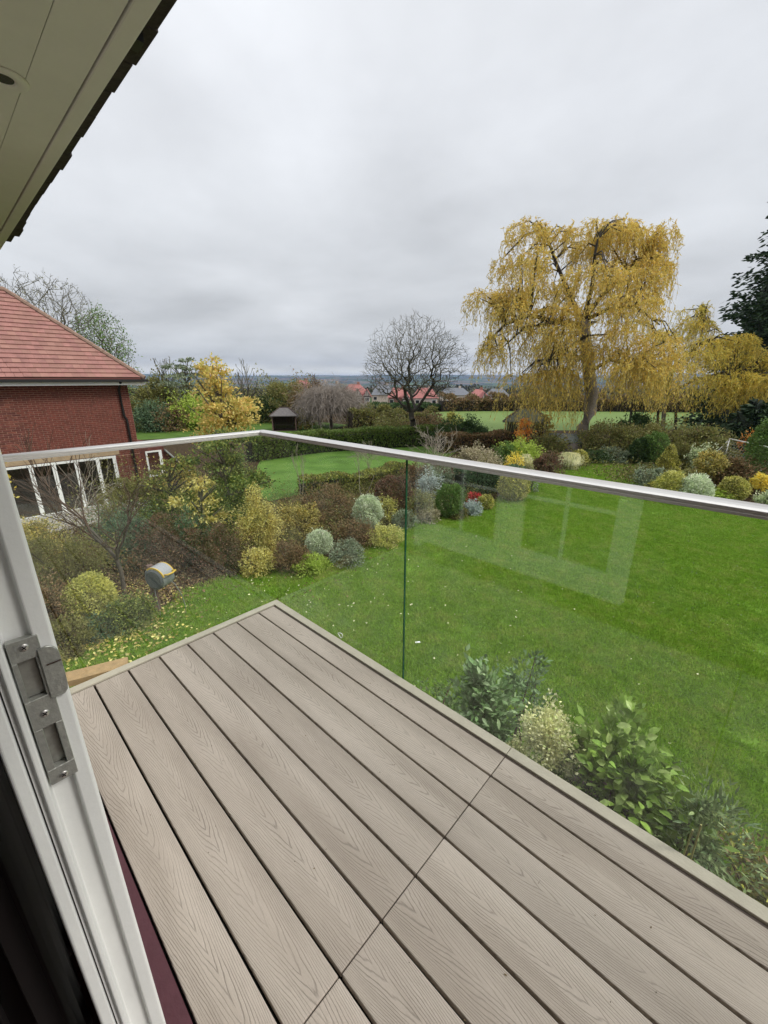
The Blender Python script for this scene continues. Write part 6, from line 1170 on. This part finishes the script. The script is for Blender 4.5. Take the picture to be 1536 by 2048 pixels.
# ================================================================ shrubs right below the balcony, leaf by leaf
def leaf_piece(L, Wd, fold, mat, curl=.12):
    v = [(0, 0, 0), (L * .3, Wd * .42, fold * .8), (L * .65, Wd * .40, fold * .6 - curl * L * .3), (L, 0, -curl * L), (L * .65, -Wd * .40, fold * .6 - curl * L * .3), (L * .3, -Wd * .42, fold * .8), (L * .33, 0, 0), (L * .66, 0, -curl * L * .4)]
    f = [(0, 6, 1), (1, 6, 7, 2), (2, 7, 3), (0, 5, 6), (5, 4, 7, 6), (4, 3, 7)]
    me = bpy.data.meshes.new('leaf'); me.from_pydata(v, [], f); me.materials.append(mat); me.polygons.foreach_set('use_smooth', [False] * len(f)); return me
def near_shrub(name, label, c, R, n_obj, n_mass, L, Wd, cols, seed, stems=8, rough=.35, clumps=14, mass=None, updir=.35, gloss=.28):
    rng = np.random.default_rng(seed); random.seed(seed); t = thing(name, label, 'shrub', (c[0], c[1], ZG)); A, B, ra, rb = [], [], [], []
    mat = leafmat(tuple(G[cols]) if isinstance(cols, str) else cols, .12, rough, gloss)
    mo = []
    base = G[cols] if isinstance(cols, str) else cols
    for i, cc in enumerate(base): mo.append(leaf_piece(L, Wd, Wd * .12, plain('leaf_%s_%d' % (name, NP[0] * 10 + i), cc, rough, .3, 30, spec=gloss, obj_rand=.25)))
    NP[0] += 1
    C, D = blob_points(rng, (0, 0, 0), (1, 1, 1), n_obj * 3 + n_mass, .22, clumps, .5); C = C * np.array(R) + np.array(c); keep = C[:, 2] > ZG + .1; C, D = C[keep], D[keep]; D = unit(D + np.array([0, 0, updir]))
    toCam = unit(CAMN - np.array(c)); score = ((C - np.array(c)) / np.array(R)) @ toCam + rng.normal(size=len(C)) * .25; order = np.argsort(-score); io = order[:n_obj]; im = order[n_obj:]
    for j in io:
        d = Vector(D[j]); s_ = Vector((random.gauss(0, 1), random.gauss(0, 1), random.gauss(0, .3))); nrm = Vector((random.gauss(0, .4), random.gauss(0, .4), 1)); y_ = nrm.cross(d).normalized(); z_ = d.cross(y_)
        sc = random.uniform(.65, 1.15); M = Matrix(((d.x, y_.x, z_.x, C[j][0]), (d.y, y_.y, z_.y, C[j][1]), (d.z, y_.z, z_.z, C[j][2]), (0, 0, 0, 1))) @ Matrix.Scale(sc, 4)
        o = link('leaf', random.choice(mo), t); o.matrix_local = M
    k = len(im); link('leaves', quad_mesh('leaves', leaf_quads(C[im], D[im], L * rng.uniform(.6, 1.1, k), Wd * rng.uniform(.7, 1.1, k), rng), mat), t, kind='stuff')
    for i in range(stems):
        e = C[rng.integers(0, len(C))]; s0 = np.array([c[0] + random.gauss(0, .1), c[1] + random.gauss(0, .1), ZG - .03]); m_ = (s0 + e) / 2 + np.array([0, 0, .25]); link('stem', segs_mesh('stem', [s0, m_], [m_, e], [.014, .010], [.010, .004], TWIGB, 5), t)
    adopt(t); return t
near_shrub('viburnum', 'dark-leaved upright shrub, furthest of those under the balcony edge', (0.602, 1.822, -1.800), (.36, .34, .54), 290, 2500, .095, .044, ((.15, .26, .09), (.21, .33, .13), (.32, .43, .22)), 90, 10)
near_shrub('viburnum', 'thin tall sprig standing right of the dark upright shrub', (0.790, 2.300, -1.750), (.26, .22, .50), 70, 420, .075, .032, ((.15, .25, .10), (.22, .33, .15)), 91, 6, clumps=6)
near_shrub('variegated_shrub', 'cream and yellow variegated shrub at the balcony seam', (1.280, 1.774, -1.700), (.29, .27, .42), 290, 6500, .034, .022, 'creamy', 92, 8, .5, 22)
near_shrub('broadleaf_shrub', 'broad-leaved mid-green shrub right of the cream one', (1.834, 1.841, -1.750), (.43, .35, .56), 295, 2700, .105, .070, ((.18, .30, .05), (.26, .40, .07), (.38, .50, .15)), 93, 10, .4, 18)
near_shrub('purple_shrub', 'dark purplish small-leaved shrub below the broad-leaved one', (1.773, 1.708, -1.950), (.50, .30, .40), 120, 3600, .035, .018, 'purple', 94, 6, .4, 14)
near_shrub('willowy_shrub', 'loose narrow-leaved shrub with pale canes near the frame edge', (2.347, 1.827, -1.850), (.36, .30, .50), 200, 1900, .085, .020, ((.20, .29, .11), (.30, .38, .16), (.14, .22, .09)), 95, 12, .4, 14)
near_shrub('golden_shrub', 'yellow-green and bronze shrub in the lower right corner', (2.712, 2.105, -2.200), (.55, .36, .36), 220, 2600, .060, .026, ((.42, .44, .06), (.28, .28, .07), (.20, .13, .06), (.54, .54, .11)), 96, 8, .45, 18)
near_shrub('laurel', 'glossy mid-green leaves filling in between the cream shrub and the broad-leaved one', (1.533, 1.924, -2.000), (.42, .34, .42), 160, 2200, .08, .045, ((.10, .18, .045), (.16, .26, .06), (.24, .34, .10)), 98, 6, .4, 16)
near_shrub('ivy', 'low dark green ivy filling the gap behind the dark upright shrub', (-0.121, 2.263, -2.550), (.45, .40, .30), 60, 1400, .05, .035, 'green', 97, 3, .4, 10)
cn = thing('garden_canes', 'pair of thin pale bamboo canes leaning among the shrubs', 'canes', (2.442, 2.792, -2.900))
for a, b in (((2.279, 1.362, -1.500), (2.280, 1.298, -1.200)), ((2.316, 1.358, -1.500), (2.309, 1.318, -1.150))):
    a, b = np.array(a), np.array(b); d = (b - a); g0 = a - d / d[2] * (a[2] - ZG); g0 = np.array([a[0], a[1], ZG]); obj('cane', MB().tube([g0, a, b], .005, 5), plain('cane', (.40, .38, .14), .6, .1), cn)
adopt(cn)
# soil strip under them
sp2 = sheet('shrub_border_soil', [(-1.0, .4), (-.9, 1.2), (0, 1.75), (1.5, 1.8), (3.2, 1.7), (4.2, .2)], ZG + .012, plain('border_soil', (.05, .036, .022), .95, .4, 8, .5, 40))
# ================================================================ far houses
RR = plain('far_red_roof', (.36, .14, .125), .8, .15, 2); RG = plain('far_grey_roof', (.16, .17, .19), .8, .15, 2); RW = plain('far_render', (.62, .52, .45), .8, .1, 2); RB = plain('far_brick', (.34, .15, .11), .8, .15, 2); TBR = plain('far_timber', (.03, .02, .018), .8, .1)
def far_house(label, L_, R_x, T_, d, roofm, wallm, gables=(), ridge=.5):
    L_, R_x, T_ = np.array(L_), np.array(R_x), np.array(T_); mid = (L_ + R_x) / 2; w = np.linalg.norm((R_x - L_)[:2]); ze = (L_[2] + R_x[2]) / 2; zt = T_[2]; zb = ze - 5.2
    t = thing('house', label, 'house', (mid[0], mid[1], zb)); ex = unit((R_x - L_) * np.array([1, 1, 0])); ey = np.array([-ex[1], ex[0], 0])
    M = Matrix(((ex[0], ey[0], 0, mid[0]), (ex[1], ey[1], 0, mid[1]), (0, 0, 1, 0), (0, 0, 0, 1))); hw = w / 2
    obj('wall', MB().box(-hw + .4, hw - .4, .4, d - .4, zb - 3, ze, M), wallm, t)
    rw = hw * ridge; v = [(-hw, 0, ze), (hw, 0, ze), (hw, d, ze), (-hw, d, ze), (-rw, d / 2, zt), (rw, d / 2, zt)]
    mb = MB(); mb.v = [tuple(M @ Vector(q)) for q in v]; mb.f = [(0, 1, 5, 4), (1, 2, 5), (2, 3, 4, 5), (3, 0, 4), (3, 2, 1, 0)]; rf = obj('roof', mb, roofm, t)
    obj('chimney', MB().box(rw * .5, rw * .5 + .9, d / 2 - .3, d / 2 + .5, ze + .5, zt + .7, M), wallm, rf)
    for (gx, gw, gh) in gables:
        g = MB().prism([(gx - gw / 2, ze - .6), (gx + gw / 2, ze - .6), (gx, ze - .6 + gh)], -.8, d / 2 * .6, 'y'); g.v = [tuple(M @ Vector(q)) for q in g.v]; go_ = obj('gable', g, RW, t)
        obj('gable_wall', MB().box(gx - gw / 2 + .3, gx + gw / 2 - .3, -.6, .39, zb - 3, ze - .61, M), RW, t)
        r2 = MB()
        for s_ in (-1, 1):
            r2.prism([(gx, ze - .6 + gh), (gx, ze - .35 + gh), (gx + s_ * (gw / 2 + .3), ze - .75), (gx + s_ * (gw / 2 + .3), ze - 1.0)], -1.0, d / 2 * .6, 'y')
        r2.v = [tuple(M @ Vector(q)) for q in r2.v]; obj('gable_roof', r2, roofm, t)
        for k in (-.25, 0, .25):
            tb_ = MB().box(gx + k * gw - .1, gx + k * gw + .1, -.86, -.79, ze - .6, ze - .6 + gh * (1 - abs(k) * 2) - .1, M); obj('timber', tb_, TBR, t)
        obj('timber', MB().box(gx - gw * .45, gx + gw * .45, -.87, -.80, ze - .72, ze - .5, M), TBR, t)
        wd = obj('window', MB().box(gx - gw * .28, gx + gw * .28, -.70, -.61, ze - 2.3, ze - 1.0, M), WHITE, t); obj('pane', MB().box(gx - gw * .24, gx - .06, -.73, -.705, ze - 2.2, ze - 1.1, M), BLACKP, wd); obj('pane', MB().box(gx + .06, gx + gw * .24, -.73, -.705, ze - 2.2, ze - 1.1, M), BLACKP, wd)
    for k in (-.32, .32):
        if any(abs(k * w - g_[0]) < g_[1] / 2 + .6 for g_ in gables): continue
        wd = obj('window', MB().box(k * w - .7, k * w + .7, .33, .41, ze - 1.9, ze - .6, M), WHITE, t); obj('pane', MB().box(k * w - .6, k * w + .6, .30, .325, ze - 1.8, ze - .7, M), BLACKP, wd)
    adopt(t)
far_house('red-roofed half-timbered house with two white gables', (-112.197, 97.146, -3.532), (-104.510, 104.377, -3.863), (-108.299, 100.813, -0.169), 9, RR, RB, ((1.4, 3.2, 2.6), (4.6, 2.6, 2.4)), .35)
far_house('small red-roofed house further left, half lost behind brown trees', (-157.818, 109.150, -2.294), (-151.683, 114.920, -2.500), (-155.078, 111.727, 1.089), 8, RR, RB)
far_house('grey-roofed house directly left of the half-timbered one', (-127.847, 103.019, -3.655), (-122.776, 107.789, -3.650), (-125.490, 105.236, 0.037), 8, RG, RW)
far_house('long grey-roofed house at the left end of the row', (-167.884, 127.139, -3.142), (-160.732, 133.866, -3.135), (-164.545, 130.280, 0.369), 8, RG, RW)
far_house('grey-roofed house right of the half-timbered one', (-114.610, 115.470, -4.386), (-107.839, 121.839, -4.379), (-111.364, 118.523, -0.499), 9, RG, RW)
far_house('red-roofed house glimpsed left of the bare tree trunk', (-92.970, 101.503, -4.143), (-87.332, 106.807, -4.455), (-90.000, 104.297, -1.305), 8, RR, RB, ((2.2, 2.6, 2.2),))
far_house('red-roofed house glimpsed right of the bare tree trunk', (-90.030, 111.133, -4.663), (-83.564, 117.214, -4.821), (-86.876, 114.099, -1.394), 8, RR, RW)
far_house('long pale-roofed house between the bare tree and the red one', (-103.985, 146.056, -4.887), (-93.973, 155.474, -5.081), (-98.715, 151.014, -2.050), 9, RG, RW)
far_house('red-roofed house with a tall white gable near the willow', (-78.557, 128.789, -4.856), (-73.139, 133.885, -5.191), (-76.394, 130.823, -1.979), 8, RR, RB, ((1.2, 2.4, 2.6),), .3)
far_house('low grey-roofed house just left of the hanging willow strands', (-81.568, 146.549, -4.912), (-75.060, 152.671, -5.092), (-78.638, 149.305, -2.123), 8, RG, RW)
# far tree lines, one mass
rng = np.random.default_rng(99); V = []
for k in range(130):
    r = rng.uniform(110, 900); a = YAW + math.pi / 2 + rng.uniform(-.9, .9); n = int(60 + 26000 / r); 
    if r < 260: r = rng.uniform(175, 330)
    c = np.array([CAM.x + r * math.cos(a), CAM.y + r * math.sin(a), terr(r, a)]); Ln = rng.uniform(8, 50); dr = rng.uniform(0, 3.14); tz = rng.uniform(3, 7); s_ = r / 410 * 3
    C = c + np.stack([np.cos(dr) * rng.normal(size=n) * Ln, np.sin(dr) * rng.normal(size=n) * Ln * .6, rng.uniform(0, 1, n) * tz], 1); V.append(leaf_quads(C, rng.normal(size=(n, 3)) + np.array([0, 0, .6]), max(1.0, s_) * rng.uniform(.7, 1.4, n), max(.8, s_ * .7) * rng.uniform(.7, 1.3, n), rng))
o = link('distant_trees', quad_mesh('distant_trees', np.concatenate(V), leafmat(((.035, .045, .02), (.07, .06, .03), (.05, .06, .025)), .1)), kind='stuff'); tag(o, 'dark lines of distant trees across the countryside below the horizon', 'trees')
# ================================================================ haze
hm, nt, out = newmat('haze_air'); pv = N('ShaderNodeVolumePrincipled', nt.nodes); pv.inputs['Color'].default_value = (.45, .62, .98, 1); pv.inputs['Density'].default_value = .00010; pv.inputs['Anisotropy'].default_value = .2
nt.links.new(pv.outputs[0], out.inputs['Volume'])
hz = obj('haze', MB().box(-12600, 12600, -12600, 12600, -75, 110), hm, kind='stuff')
